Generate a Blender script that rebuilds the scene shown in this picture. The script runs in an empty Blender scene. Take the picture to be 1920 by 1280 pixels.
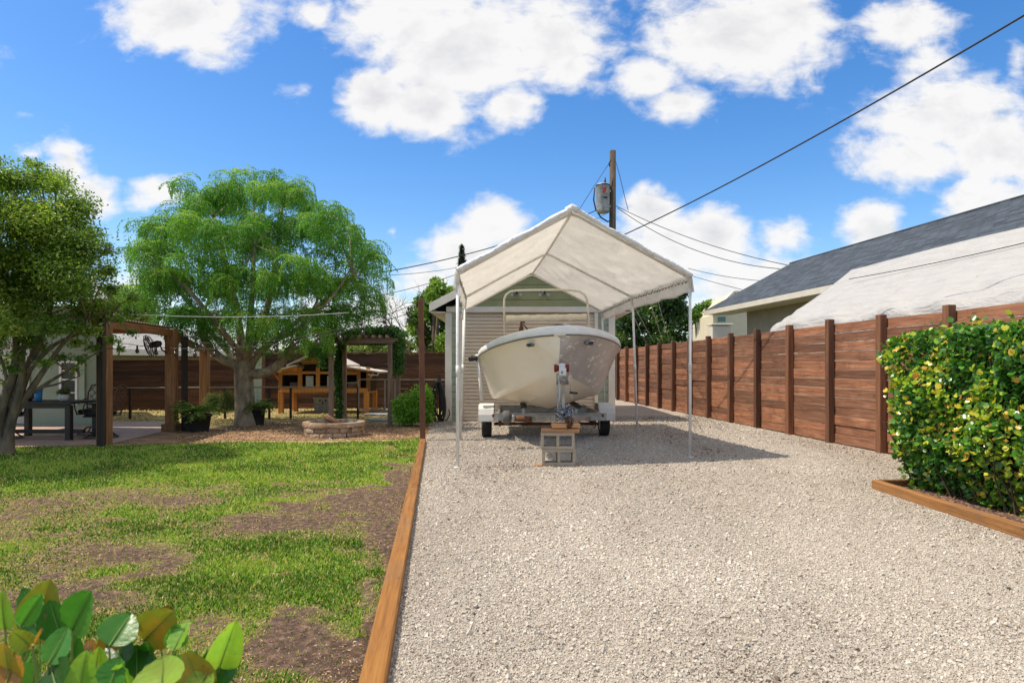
import bpy, math, random
import numpy as np
from mathutils import Vector, Matrix
random.seed(7); rng = np.random.default_rng(11)
R = math.radians; PI = math.pi
S = bpy.context.scene
# ---------------------------------------------------------------- camera, light, sky
F = 1210.0; CH = 1.15; HY = 690.0
cam = bpy.data.cameras.new('camera'); camo = bpy.data.objects.new('camera', cam)
S.collection.objects.link(camo); S.camera = camo
camo.location = (0, 0, CH); camo.rotation_euler = (R(90), 0, 0)
cam.sensor_width = 36; cam.lens = F/1920*36; cam.shift_y = (HY-640)/1920
cam.clip_start = 0.05; cam.clip_end = 3000
cam.dof.use_dof = True; cam.dof.focus_distance = 9.5; cam.dof.aperture_fstop = 11
S.view_settings.view_transform = 'Standard'; S.view_settings.look = 'None'
S.view_settings.exposure = 0.25; S.view_settings.gamma = 1
SUNV = Vector((-0.56, -0.05, 1)).normalized()          # towards the sun
sun = bpy.data.lights.new('sun', 'SUN'); suno = bpy.data.objects.new('sun', sun)
S.collection.objects.link(suno); sun.energy = 4.2; sun.angle = R(0.55); sun.color = (1, .89, .74)
suno.rotation_euler = SUNV.to_track_quat('Z', 'Y').to_euler()

W = bpy.data.worlds.new('World'); S.world = W; W.use_nodes = True
def sky():
    nt = W.node_tree; N = nt.nodes; L = nt.links; N.clear()
    def n(t, **k):
        o = N.new(t)
        for a, v in k.items(): setattr(o, a, v)
        return o
    def m(op, a, b=None, c=None, clamp=False):
        o = n('ShaderNodeMath', operation=op); o.use_clamp = clamp
        for i, v in enumerate((a, b, c)):
            if v is None: continue
            if isinstance(v, (int, float)): o.inputs[i].default_value = v
            else: L.new(v, o.inputs[i])
        return o.outputs[0]
    st = n('ShaderNodeTexSky', sky_type='NISHITA'); st.sun_disc = False
    st.sun_elevation = math.asin(SUNV.z); st.sun_rotation = math.atan2(SUNV.x, SUNV.y)
    st.air_density = 1.0; st.dust_density = 0.7; st.ozone_density = 2.0
    hs = n('ShaderNodeHueSaturation'); hs.inputs['Saturation'].default_value = 1.36; hs.inputs['Value'].default_value = 1.22
    hs.inputs['Hue'].default_value = 0.505
    L.new(st.outputs[0], hs.inputs['Color'])
    bg = n('ShaderNodeBackground'); L.new(hs.outputs[0], bg.inputs[0]); bg.inputs[1].default_value = 0.135
    tc = n('ShaderNodeTexCoord'); sp = n('ShaderNodeSeparateXYZ'); L.new(tc.outputs['Generated'], sp.inputs[0])
    x, y, z = sp.outputs
    ay = m('MAXIMUM', m('ABSOLUTE', y), 0.05)
    u = m('DIVIDE', x, ay); v = m('DIVIDE', z, ay)      # direction coordinates of the sky
    cb = n('ShaderNodeCombineXYZ'); L.new(u, cb.inputs[0]); L.new(v, cb.inputs[1])
    def noise(scale, detail, rough, off=(0, 0, 0), sy=1.6):
        mp = n('ShaderNodeMapping'); mp.inputs['Location'].default_value = off; mp.inputs['Scale'].default_value = (1, sy, 1)
        L.new(cb.outputs[0], mp.inputs[0]); t = n('ShaderNodeTexNoise', noise_dimensions='2D')
        t.inputs['Scale'].default_value = scale; t.inputs['Detail'].default_value = detail; t.inputs['Roughness'].default_value = rough
        t.inputs['Distortion'].default_value = 0.25
        L.new(mp.outputs[0], t.inputs[0]); return t.outputs[0]
    blobs = [(350,25,165,75,.95),(395,85,75,50,.8),(590,25,55,40,.7),(760,60,140,110,1),(850,110,210,120,1),(700,175,80,70,1),(800,205,90,55,1),(1040,70,125,105,1),(1070,125,50,50,.9),
        (960,195,70,48,1),(1365,70,175,105,1),(1225,150,75,50,1),(1270,190,75,45,1),(1480,20,95,70,.9),(570,170,42,26,.55),(1690,45,90,55,.8),(1750,120,110,50,.62),
        (1790,215,175,80,1),(1700,305,130,65,1),(1880,285,130,70,1),(1850,375,100,55,.95),(1740,170,90,60,.7),(1635,420,62,58,1),(1908,110,30,50,.7),(1470,440,60,40,.7),
        (130,300,55,60,.85),(165,365,60,45,.85),(60,290,40,20,.6),(300,365,70,32,.8),(925,430,75,50,1),(870,480,100,60,.95),(800,520,80,45,.8),(560,372,30,16,.5),(737,435,14,18,.5),
        (1215,390,62,52,1),(1340,435,66,50,1),(1270,475,150,75,.95),(1400,545,170,60,.9),(1180,480,90,80,.9),(740,600,200,60,.75),(1000,560,500,50,.6),(260,520,80,90,.6),(60,215,36,12,.4),
        (-400,120,300,120,.9),(-200,420,200,70,.8),(2300,200,300,150,.9),(2500,480,300,90,.8),(900,-500,500,200,.9),(1900,-300,300,120,.8),(0,-600,300,180,.9)]
    cur = None
    for (px, py, rx, ry, a) in blobs:
        mp = n('ShaderNodeMapping'); rx /= F; ry /= F
        mp.inputs['Location'].default_value = (-(px-960)/F/rx, -(HY-py)/F/ry, 0); mp.inputs['Scale'].default_value = (1/rx, 1/ry, 1)
        L.new(cb.outputs[0], mp.inputs[0])
        ln = n('ShaderNodeVectorMath', operation='LENGTH'); L.new(mp.outputs[0], ln.inputs[0])
        f = m('MULTIPLY_ADD', ln.outputs['Value'], -a*.62, a)
        cur = f if cur is None else m('MAXIMUM', cur, f)
    cur = m('MAXIMUM', cur, m('MULTIPLY_ADD', v, 1.1, -.75))      # unseen broken cloud added overhead to whiten the fill light
    cur = m('MINIMUM', m('MAXIMUM', cur, -0.6), 1.0)
    nz = m('ADD', m('MULTIPLY', noise(5.5, 8, .56), .72), m('MULTIPLY', noise(26, 6, .58, (3, 1, 0)), .28))
    dens = m('ADD', cur, m('MULTIPLY_ADD', nz, 1.5, -.72))
    def smooth(v, a, b):
        r = n('ShaderNodeMapRange', interpolation_type='SMOOTHSTEP'); L.new(v, r.inputs[0])
        r.inputs[1].default_value = a; r.inputs[2].default_value = b; return r.outputs[0]
    mask = smooth(dens, .26, .68)
    nb = m('ADD', m('MULTIPLY', noise(5.5, 8, .56, (.012, -.034, 0)), .72), m('MULTIPLY', noise(26, 6, .58, (3.012, .97, 0)), .28))
    relief = m('MULTIPLY', m('SUBTRACT', nz, nb), 1.5)
    thick = smooth(dens, .62, 1.25)
    sh = m('ADD', m('MULTIPLY_ADD', thick, -.42, 1.05), relief, None, True)
    mix = n('ShaderNodeMix', data_type='RGBA'); L.new(sh, mix.inputs[0])
    mix.inputs[6].default_value = (.37, .39, .44, 1); mix.inputs[7].default_value = (.82, .81, .80, 1)
    cbg = n('ShaderNodeBackground'); L.new(mix.outputs[2], cbg.inputs[0]); cbg.inputs[1].default_value = 1.0
    up = smooth(z, -.01, .01)
    ms = n('ShaderNodeMixShader'); L.new(m('MULTIPLY', m('MULTIPLY', mask, up), .97), ms.inputs[0]); L.new(bg.outputs[0], ms.inputs[1]); L.new(cbg.outputs[0], ms.inputs[2])
    out = n('ShaderNodeOutputWorld'); L.new(ms.outputs[0], out.inputs[0])
sky()

# ---------------------------------------------------------------- helpers
def G(px, py):                       # a ground point read off the photograph
    Y = F*CH/(py-HY); return Vector(((px-960)/F*Y, Y, 0))
def P(px, py, Y): return Vector(((px-960)/F*Y, Y, CH+(HY-py)/F*Y))
WL = {}
def link(o, parent=None, loc=None):
    S.collection.objects.link(o)
    if parent is not None: o.parent = parent; WL[o.name] = WL[parent.name]
    else: WL[o.name] = Vector(loc) if loc is not None else Vector((0, 0, 0)); o.location = WL[o.name]
    return o
def tag(o, label=None, cat=None, group=None, kind=None):
    for k, v in (('label', label), ('category', cat), ('group', group), ('kind', kind)):
        if v: o[k] = v
    return o
def thing(name, loc, label, cat, group=None):
    o = bpy.data.objects.new(name, None); o.empty_display_size = .1
    link(o, None, loc); return tag(o, label, cat, group)
def copy_tree(o, parent=None):
    c = o.copy(); S.collection.objects.link(c)
    if parent is not None: c.parent = parent
    for ch in [k for k in S.collection.objects if k.parent == o]: copy_tree(ch, c)
    return c
def npmesh(name, V, Fc, mats, parent=None, rnd=None, smooth=False, loc=(0, 0, 0), mi=None):
    """V (n,3), Fc (m,k) int"""
    me = bpy.data.meshes.new(name); V = np.asarray(V, dtype=np.float32); Fc = np.asarray(Fc, dtype=np.int32)
    if parent is not None: off = WL[parent.name]
    else: off = Vector(loc)
    V = V - np.array(off, dtype=np.float32)
    me.vertices.add(len(V)); me.vertices.foreach_set('co', V.ravel())
    k = Fc.shape[1]; me.loops.add(Fc.size); me.loops.foreach_set('vertex_index', Fc.ravel())
    me.polygons.add(len(Fc)); me.polygons.foreach_set('loop_start', np.arange(0, Fc.size, k, dtype=np.int32))
    me.polygons.foreach_set('use_smooth', np.full(len(Fc), smooth))
    me.update(calc_edges=True)
    if rnd is not None:
        a = me.attributes.new('rnd', 'FLOAT', 'POINT'); a.data.foreach_set('value', np.asarray(rnd, dtype=np.float32))
    me.materials.append(mats); me.validate()
    o = bpy.data.objects.new(name, me); return link(o, parent, off if parent is None else None)
class MB:
    def __init__(s): s.v = []; s.f = []; s.sm = []; s.r = []
    def add(s, vs, fs, smooth=False, rnd=None):
        b = len(s.v); r = random.random() if rnd is None else rnd
        s.v += [tuple(v) for v in vs]; s.r += [r]*len(vs)
        for f in fs: s.f.append(tuple(b+i for i in f)); s.sm.append(smooth)
        return s
    def box(s, c, d, rot=None, bev=0.0, rnd=None):
        hx, hy, hz = d[0]/2, d[1]/2, d[2]/2; c = Vector(c); M = rot.to_matrix() if rot is not None and hasattr(rot, 'to_matrix') else rot
        if bev <= 0:
            vs = [Vector((x, y, z)) for x in (-hx, hx) for y in (-hy, hy) for z in (-hz, hz)]
            fs = [(0,1,3,2),(4,6,7,5),(0,4,5,1),(2,3,7,6),(0,2,6,4),(1,5,7,3)]
        else:
            b = min(bev, hx*.9, hy*.9, hz*.9); vs = []
            for sx in (-1,1):
                for sy in (-1,1):
                    for sz in (-1,1):
                        vs += [Vector((sx*hx, sy*(hy-b), sz*(hz-b))), Vector((sx*(hx-b), sy*hy, sz*(hz-b))), Vector((sx*(hx-b), sy*(hy-b), sz*hz))]
            I = lambda x, y, z, k: ((x*2+y)*2+z)*3+k
            fs = [(I(0,0,0,0),I(0,0,1,0),I(0,1,1,0),I(0,1,0,0)),(I(1,0,0,0),I(1,1,0,0),I(1,1,1,0),I(1,0,1,0)),
                  (I(0,0,0,1),I(1,0,0,1),I(1,0,1,1),I(0,0,1,1)),(I(0,1,0,1),I(0,1,1,1),I(1,1,1,1),I(1,1,0,1)),
                  (I(0,0,0,2),I(0,1,0,2),I(1,1,0,2),I(1,0,0,2)),(I(0,0,1,2),I(1,0,1,2),I(1,1,1,2),I(0,1,1,2))]
            for y in (0,1):
                for z in (0,1):
                    fs.append((I(0,y,z,1),I(1,y,z,1),I(1,y,z,2),I(0,y,z,2)))
            for x in (0,1):
                for z in (0,1):
                    fs.append((I(x,0,z,0),I(x,1,z,0),I(x,1,z,2),I(x,0,z,2)))
                for y in (0,1):
                    fs.append((I(x,y,0,0),I(x,y,1,0),I(x,y,1,1),I(x,y,0,1)))
            for x in (0,1):
                for y in (0,1):
                    for z in (0,1): fs.append((I(x,y,z,0),I(x,y,z,1),I(x,y,z,2)))
        if M is not None: vs = [M @ v for v in vs]
        return s.add([v+c for v in vs], fs, False, rnd)
    def beam(s, a, b, w, h, bev=0.0, up=(0,0,1), rnd=None):       # box from a to b
        a = Vector(a); b = Vector(b); d = (b-a); L = d.length; d.normalize(); u = Vector(up)
        sd = d.cross(u)
        if sd.length < 1e-4: sd = d.cross(Vector((0,1,0)))
        sd.normalize(); u = sd.cross(d)
        M = Matrix((sd, d, u)).transposed()
        return s.box((a+b)/2, (w, L, h), M, bev, rnd)
    def tube(s, path, rad, n=8, cap=True, rnd=None):
        path = [Vector(p) for p in path]; k = len(path)
        if not hasattr(rad, '__len__'): rad = [rad]*k
        vs = []; pd = None; side = None
        for i, p in enumerate(path):
            d = (path[min(i+1,k-1)]-path[max(i-1,0)]).normalized()
            if side is None:
                side = d.cross(Vector((0,0,1)))
                if side.length < 1e-3: side = d.cross(Vector((0,1,0)))
            side = (side - d*side.dot(d)).normalized(); up = side.cross(d)
            for j in range(n):
                a = 2*PI*j/n; vs.append(p+(side*math.cos(a)+up*math.sin(a))*rad[i])
        fs = [(i*n+j, i*n+(j+1)%n, (i+1)*n+(j+1)%n, (i+1)*n+j) for i in range(k-1) for j in range(n)]
        s.add(vs, fs, True, rnd)
        if cap:
            b = len(s.v)-len(vs)
            for i0 in (0, (k-1)*n):
                s.f.append(tuple(b+i0+j for j in range(n))); s.sm.append(False)
        return s
    def lathe(s, prof, c=(0,0,0), n=24, axis='Z', smooth=True, cap=True):
        c = Vector(c); vs = []
        for r, h in prof:
            for j in range(n):
                a = 2*PI*j/n; x, y = r*math.cos(a), r*math.sin(a)
                v = {'Z': (x, y, h), 'X': (h, x, y), 'Y': (x, h, y)}[axis]; vs.append(Vector(v)+c)
        k = len(prof); fs = [(i*n+j, i*n+(j+1)%n, (i+1)*n+(j+1)%n, (i+1)*n+j) for i in range(k-1) for j in range(n)]
        b = len(s.v); s.add(vs, fs, smooth)
        if cap:
            for i0 in (0, (k-1)*n): s.f.append(tuple(b+i0+j for j in range(n))); s.sm.append(False)
        return s
    def prism(s, poly, a, b, axis='Z', rnd=None):   # polygon (2D) extruded between a and b on an axis
        def mk(p, h): return {'Z': (p[0], p[1], h), 'Y': (p[0], h, p[1]), 'X': (h, p[0], p[1])}[axis]
        n = len(poly); vs = [mk(p, a) for p in poly]+[mk(p, b) for p in poly]
        fs = [tuple(range(n)), tuple(range(2*n-1, n-1, -1))]+[(i, (i+1)%n, n+(i+1)%n, n+i) for i in range(n)]
        return s.add(vs, fs, False, rnd)
    def build(s, name, mat, parent=None, loc=None, bevel=0):
        off = WL[parent.name] if parent is not None else Vector(loc or (0,0,0))
        me = bpy.data.meshes.new(name); me.from_pydata([(v[0]-off.x, v[1]-off.y, v[2]-off.z) for v in s.v], [], s.f)
        me.polygons.foreach_set('use_smooth', s.sm)
        a = me.attributes.new('rnd', 'FLOAT', 'POINT'); a.data.foreach_set('value', s.r)
        me.materials.append(mat)
        import bmesh
        bm = bmesh.new(); bm.from_mesh(me); bmesh.ops.recalc_face_normals(bm, faces=bm.faces); bm.to_mesh(me); bm.free()
        o = bpy.data.objects.new(name, me); link(o, parent, off if parent is None else None)
        if bevel:
            md = o.modifiers.new('bevel', 'BEVEL'); md.width = bevel; md.segments = 2; md.limit_method = 'ANGLE'
        return o

# ---------------------------------------------------------------- materials
def newmat(name):
    m = bpy.data.materials.new(name); m.use_nodes = True; return m, m.node_tree.nodes, m.node_tree.links, m.node_tree.nodes['Principled BSDF']
def ramp(N, L, fac, stops, interp='LINEAR'):
    r = N.new('ShaderNodeValToRGB'); r.color_ramp.interpolation = interp; e = r.color_ramp.elements
    while len(e) > 1: e.remove(e[-1])
    for i, (p, c) in enumerate(stops):
        q = e[0] if i == 0 else e.new(p)
        q.position = p; q.color = (*c, 1)
    L.new(fac, r.inputs[0]); return r.outputs[0]
def coords(N, L, scale=(1,1,1), rndoff=0.0, src='Object', rot=0):
    tc = N.new('ShaderNodeTexCoord'); mp = N.new('ShaderNodeMapping'); mp.inputs['Scale'].default_value = scale
    v = tc.outputs[src]
    if rot:
        vr = N.new('ShaderNodeVectorRotate'); vr.rotation_type = 'Z_AXIS'; vr.inputs['Angle'].default_value = rot; L.new(v, vr.inputs['Vector']); v = vr.outputs[0]
    if rndoff:
        at = N.new('ShaderNodeAttribute'); at.attribute_name = 'rnd'
        ml = N.new('ShaderNodeVectorMath'); ml.operation = 'SCALE'; ml.inputs[0].default_value = (rndoff, rndoff*1.7, rndoff*.6); L.new(at.outputs['Fac'], ml.inputs['Scale'])
        ad = N.new('ShaderNodeVectorMath'); L.new(v, ad.inputs[0]); L.new(ml.outputs[0], ad.inputs[1]); v = ad.outputs[0]
    L.new(v, mp.inputs[0]); return mp.outputs[0]
def noise(N, L, vec, scale, detail=5, rough=.55, dist=0):
    t = N.new('ShaderNodeTexNoise'); t.inputs['Scale'].default_value = scale; t.inputs['Detail'].default_value = detail
    t.inputs['Roughness'].default_value = rough; t.inputs['Distortion'].default_value = dist; L.new(vec, t.inputs['Vector']); return t.outputs[0]
def mixc(N, L, fac, a, b, mode='MIX'):
    x = N.new('ShaderNodeMix'); x.data_type = 'RGBA'; x.blend_type = mode
    for i, v in ((0, fac), (6, a), (7, b)):
        if isinstance(v, (int, float)): x.inputs[i].default_value = v
        elif isinstance(v, tuple): x.inputs[i].default_value = (*v, 1)
        else: L.new(v, x.inputs[i])
    return x.outputs[2]
def bump(N, L, bs, h, strength=.5, dist=.01):
    b = N.new('ShaderNodeBump'); b.inputs['Strength'].default_value = strength; b.inputs['Distance'].default_value = dist
    L.new(h, b.inputs['Height']); L.new(b.outputs[0], bs.inputs['Normal'])
def simple(name, c, rough=.6, metal=0, var=.15, vs=6, c2=None, bs_=.15, bscale=40, bd=.004, scale=(1,1,1), thr=(.35,.7)):
    """a paint/metal/plastic with uneven tone, dirt and a fine bump"""
    m, N, L, bs = newmat(name); v = coords(N, L, scale)
    lo = c2 or tuple(x*(1-var*2) for x in c)
    col = ramp(N, L, noise(N, L, v, vs, 6, .6), [(thr[0], lo), (thr[1], c)])
    L.new(col, bs.inputs['Base Color']); bs.inputs['Roughness'].default_value = rough; bs.inputs['Metallic'].default_value = metal
    if bs_: bump(N, L, bs, noise(N, L, v, bscale, 4), bs_, bd)
    return m
def wood(name, cols, axis='Y', grain=22, rough=.75, blotch=None, bval=.35, rot=0):
    m, N, L, bs = newmat(name); s = {'X': (1.2, grain, grain), 'Y': (grain, 1.2, grain), 'Z': (grain, grain, 1.2)}[axis]
    v = coords(N, L, s, 13.0, rot=rot); g = noise(N, L, v, 1.5, 7, .65, .6)
    at = N.new('ShaderNodeAttribute'); at.attribute_name = 'rnd'
    col = ramp(N, L, g, [(.25, cols[0]), (.5, cols[1]), (.75, cols[2])])
    br = ramp(N, L, at.outputs['Fac'], [(0, (.58,.55,.54)), (.5, (1,1,1)), (1, (1.4,1.32,1.24))])
    col = mixc(N, L, 1.0, col, br, 'MULTIPLY')
    if blotch:
        col = mixc(N, L, ramp(N, L, noise(N, L, coords(N, L, (1,1,1), 7.0), 2.2, 6, .7), [(.5, (0,0,0)), (.72, (.75,.75,.75))]), col, blotch)
    k = N.new('ShaderNodeTexVoronoi'); k.inputs['Scale'].default_value = 1.0
    kv = {'X': (2.2, 9, 9), 'Y': (9, 2.2, 9), 'Z': (9, 9, 2.2)}[axis]; L.new(coords(N, L, kv, 13.0, rot=rot), k.inputs[0])
    col = mixc(N, L, ramp(N, L, k.outputs['Distance'], [(.05, (.65,.65,.65)), (.11, (0,0,0))]), col, tuple(x*.35 for x in cols[0]))
    L.new(col, bs.inputs['Base Color']); bs.inputs['Roughness'].default_value = rough
    bump(N, L, bs, g, bval, .006); return m
def leafmat(name, stops, trans=.35, rough=.45, spec=.5, mottle=0):
    m, N, L, bs = newmat(name); at = N.new('ShaderNodeAttribute'); at.attribute_name = 'rnd'
    fac = at.outputs['Fac']
    if mottle:
        nn = noise(N, L, coords(N, L), mottle, 5, .6); q = N.new('ShaderNodeMath'); q.operation = 'MULTIPLY_ADD'; q.inputs[1].default_value = .3; L.new(nn, q.inputs[0])
        w = N.new('ShaderNodeMath'); w.operation = 'SUBTRACT'; w.inputs[1].default_value = .15; L.new(fac, w.inputs[0]); L.new(w.outputs[0], q.inputs[2]); fac = q.outputs[0]
        bump(N, L, bs, noise(N, L, coords(N, L), mottle*6, 3), .25, .002)
    col = ramp(N, L, fac, stops)
    if mottle: col = mixc(N, L, ramp(N, L, noise(N, L, coords(N, L), mottle*3.2, 2), [(.68, (0,0,0)), (.74, (.6,.6,.6))]), col, (.2,.12,.03))
    L.new(col, bs.inputs['Base Color']); bs.inputs['Roughness'].default_value = rough; bs.inputs['Specular IOR Level'].default_value = spec
    tr = N.new('ShaderNodeBsdfTranslucent'); L.new(mixc(N, L, 1.0, col, (1.3, 1.5, .6), 'MULTIPLY'), tr.inputs[0])
    ms = N.new('ShaderNodeMixShader'); ms.inputs[0].default_value = trans; L.new(bs.outputs[0], ms.inputs[1]); L.new(tr.outputs[0], ms.inputs[2])
    L.new(ms.outputs[0], N['Material Output'].inputs[0]); return m
M = {}
M['fence'] = wood('fence_wood', [(.095,.042,.024), (.24,.107,.057), (.40,.21,.13)], 'Y', 20, .8, (.10,.04,.022), .6, -.081)
M['fence_post'] = wood('fence_post_wood', [(.07,.03,.016), (.15,.065,.032), (.23,.115,.06)], 'Z', 16, .8)
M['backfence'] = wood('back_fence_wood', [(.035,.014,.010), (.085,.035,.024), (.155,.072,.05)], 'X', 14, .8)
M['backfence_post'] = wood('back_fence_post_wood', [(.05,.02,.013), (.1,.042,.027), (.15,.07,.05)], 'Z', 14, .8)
M['timber'] = wood('edging_timber', [(.15,.055,.010), (.32,.135,.022), (.43,.21,.045)], 'Y', 26, .8, (.17,.1,.055), .8, -.1146)
M['timber2'] = wood('bed_edging_timber', [(.13,.055,.016), (.26,.12,.035), (.36,.19,.07)], 'Y', 26, .8, (.17,.1,.055), .8)
M['pergola'] = wood('pergola_wood', [(.1,.045,.018), (.22,.105,.042), (.33,.17,.075)], 'Z', 16, .75)
M['pergola_x'] = wood('pergola_beam_wood', [(.14,.055,.02), (.28,.12,.042), (.38,.18,.075)], 'Y', 16, .75)
M['coop'] = wood('coop_wood', [(.30,.11,.022), (.52,.21,.045), (.62,.29,.08)], 'Z', 14, .7)
M['coop_x'] = wood('coop_board_wood', [(.28,.11,.03), (.48,.21,.055), (.6,.3,.1)], 'X', 14, .7)
M['arbor'] = wood('arbor_wood', [(.11,.07,.05), (.21,.145,.105), (.32,.24,.18)], 'Z', 14, .85)
M['lumber'] = wood('lumber_wood', [(.24,.12,.05), (.42,.22,.1), (.52,.31,.16)], 'X', 24, .8)
M['utility'] = wood('utility_pole_wood', [(.02,.015,.011), (.055,.042,.032), (.11,.085,.065)], 'Z', 10, .9)
M['bark'] = simple('tree_bark', (.44,.36,.255), .9, 0, .25, 9, (.16,.125,.085), .9, 22, .03, (1,1,.45))
M['bark_dark'] = simple('dark_bark', (.24,.18,.115), .9, 0, .3, 9, (.08,.065,.045), .9, 22, .02, (1,1,.35))
M['black'] = simple('black_metal', (.018,.017,.017), .45, .0, .2)
M['blackplastic'] = simple('black_plastic', (.022,.022,.022), .5)
M['rubber'] = simple('tyre_rubber', (.03,.029,.028), .8, 0, .2, 9, (.018,.018,.018), .3, 60)
M['galv'] = simple('galvanised_metal', (.55,.55,.54), .42, .75, .2, 8, (.32,.31,.3))
M['chrome'] = simple('bright_steel', (.5,.53,.58), .2, 1.0, .2, 12, (.1,.13,.2))
M['rust'] = simple('rusty_steel', (.24,.1,.045), .9, .1, .3, 14, (.06,.03,.02), .6, 60)
M['rustpole'] = simple('rust_red_pole', (.2,.078,.04), .85, .0, .2, 5, (.1,.042,.026), .4, 50, .004, (1,1,.3))
M['white'] = simple('white_paint', (.78,.77,.74), .5, 0, .05, 5, (.66,.65,.61), .1)
M['whitepipe'] = simple('white_pipe', (.72,.71,.68), .4, 0, .06, 9, (.5,.48,.44), .1, 40, .004, (1,1,1), (.2,.5))
M['trim'] = simple('trim_paint', (.82,.77,.68), .6, 0, .05, 3, (.74,.69,.6), .15)
M['lampgrey'] = simple('lamp_grey', (.5,.48,.42), .5)
M['red'] = simple('red_rubber', (.26,.02,.018), .5, 0, .2)
M['gel_cap'] = simple('boat_rim_gelcoat', (.86,.85,.81), .3, 0, .06, 5, (.74,.73,.69), .05)
M['green_side'] = simple('green_siding_paint', (.36,.36,.17), .65, 0, .06, 4, (.31,.31,.14), .15)
M['sage_side'] = simple('sage_siding_paint', (.36,.42,.32), .65, 0, .06, 4, (.3,.36,.27), .15)
M['tan_side'] = simple('tan_door_paint', (.74,.625,.48), .55, 0, .06, 4, (.66,.55,.42), .12, 60, .003, (.5,1,1))
M['concrete'] = simple('concrete_block_grey', (.47,.40,.30), .95, 0, .12, 9, (.34,.285,.215), .8, 70, .006)
M['mint'] = simple('mint_stucco', (.27,.32,.25), .85, 0, .05, 2, (.23,.28,.21), .5, 90, .004)
M['stucco'] = simple('beige_stucco', (.4,.35,.27), .9, 0, .06, 3, (.33,.29,.22), .5, 90, .004)
M['cream'] = simple('cream_stucco', (.66,.58,.42), .9, 0, .05, 3)
M['grayblue'] = simple('grey_blue_wall', (.22,.27,.3), .85, 0, .05, 3)
M['glass'] = simple('dark_glass', (.03,.04,.045), .08, 0, .2)
M['blue'] = simple('blue_plastic', (.02,.22,.5), .3, 0, .1)
M['tablewood'] = simple('dark_table_wood', (.022,.017,.015), .5, 0, .3, 6)
M['cushion'] = simple('brown_cushion', (.14,.065,.04), .9, 0, .1)
M['slate'] = simple('slate_paver', (.3,.31,.33), .85, 0, .15, 6, (.2,.21,.22), .5, 40)
M['gutter'] = simple('white_gutter', (.7,.64,.54), .5, 0, .05, 3)
M['wire'] = simple('cable_black', (.02,.02,.022), .6)
M['wirewhite'] = simple('cable_white', (.6,.6,.58), .6)
M['bulb'] = simple('bulb_glass', (.06,.055,.05), .2)
M['tub'] = simple('grey_tub', (.4,.4,.4), .6)
M['hose'] = simple('dark_hose', (.035,.035,.04), .45)
M['transformer'] = simple('transformer_paint', (.5,.52,.54), .5, .2, .15, 7, (.25,.25,.26))
M['oval'] = simple('red_paint', (.5,.05,.03), .5)

def gelcoat(name='hull_gelcoat', patchy=False):
    m, N, L, bs = newmat(name); v = coords(N, L)
    col = ramp(N, L, noise(N, L, v, 1.6, 5, .6), [(.3, (.86,.79,.67)), (.7, (.92,.86,.75))])
    st = ramp(N, L, noise(N, L, coords(N, L, (1.6,1.6,3)), 5, 8, .7), [(.62, (0,0,0)), (.72, (.5,.5,.5))])
    col = mixc(N, L, st, col, (.45,.33,.17))
    if patchy:      # grey tone over the cream, left open in irregular cream patches
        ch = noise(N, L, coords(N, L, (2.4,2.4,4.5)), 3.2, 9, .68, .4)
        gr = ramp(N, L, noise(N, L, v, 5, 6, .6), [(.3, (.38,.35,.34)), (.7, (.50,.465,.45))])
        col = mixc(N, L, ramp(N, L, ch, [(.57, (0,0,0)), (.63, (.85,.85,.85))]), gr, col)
    L.new(col, bs.inputs['Base Color']); bs.inputs['Roughness'].default_value = .33
    bump(N, L, bs, noise(N, L, v, 9, 3), .06, .01); return m
M['hull'] = gelcoat(); M['hull_grey'] = gelcoat('grey_cream_hull', True)
def tarp(name, c, tr):
    m, N, L, bs = newmat(name); v = coords(N, L)
    col = ramp(N, L, noise(N, L, v, 3, 6, .65), [(.3, tuple(x*.9 for x in c)), (.65, c)])
    L.new(col, bs.inputs['Base Color']); bs.inputs['Roughness'].default_value = .55
    w = noise(N, L, coords(N, L, (5, 1.3, 5)), 1.6, 5, .6, .8)
    bump(N, L, bs, w, .8, .07)
    if tr:
        t = N.new('ShaderNodeBsdfTranslucent'); L.new(mixc(N, L, 1.0, col, (1,.98,.95), 'MULTIPLY'), t.inputs[0])
        ms = N.new('ShaderNodeMixShader'); ms.inputs[0].default_value = tr; L.new(bs.outputs[0], ms.inputs[1]); L.new(t.outputs[0], ms.inputs[2])
        L.new(ms.outputs[0], N['Material Output'].inputs[0])
    return m
M['tarp'] = tarp('canopy_tarp', (.93,.925,.91), .56)
M['tent'] = tarp('tent_fabric', (.46,.455,.445), .06)
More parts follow.
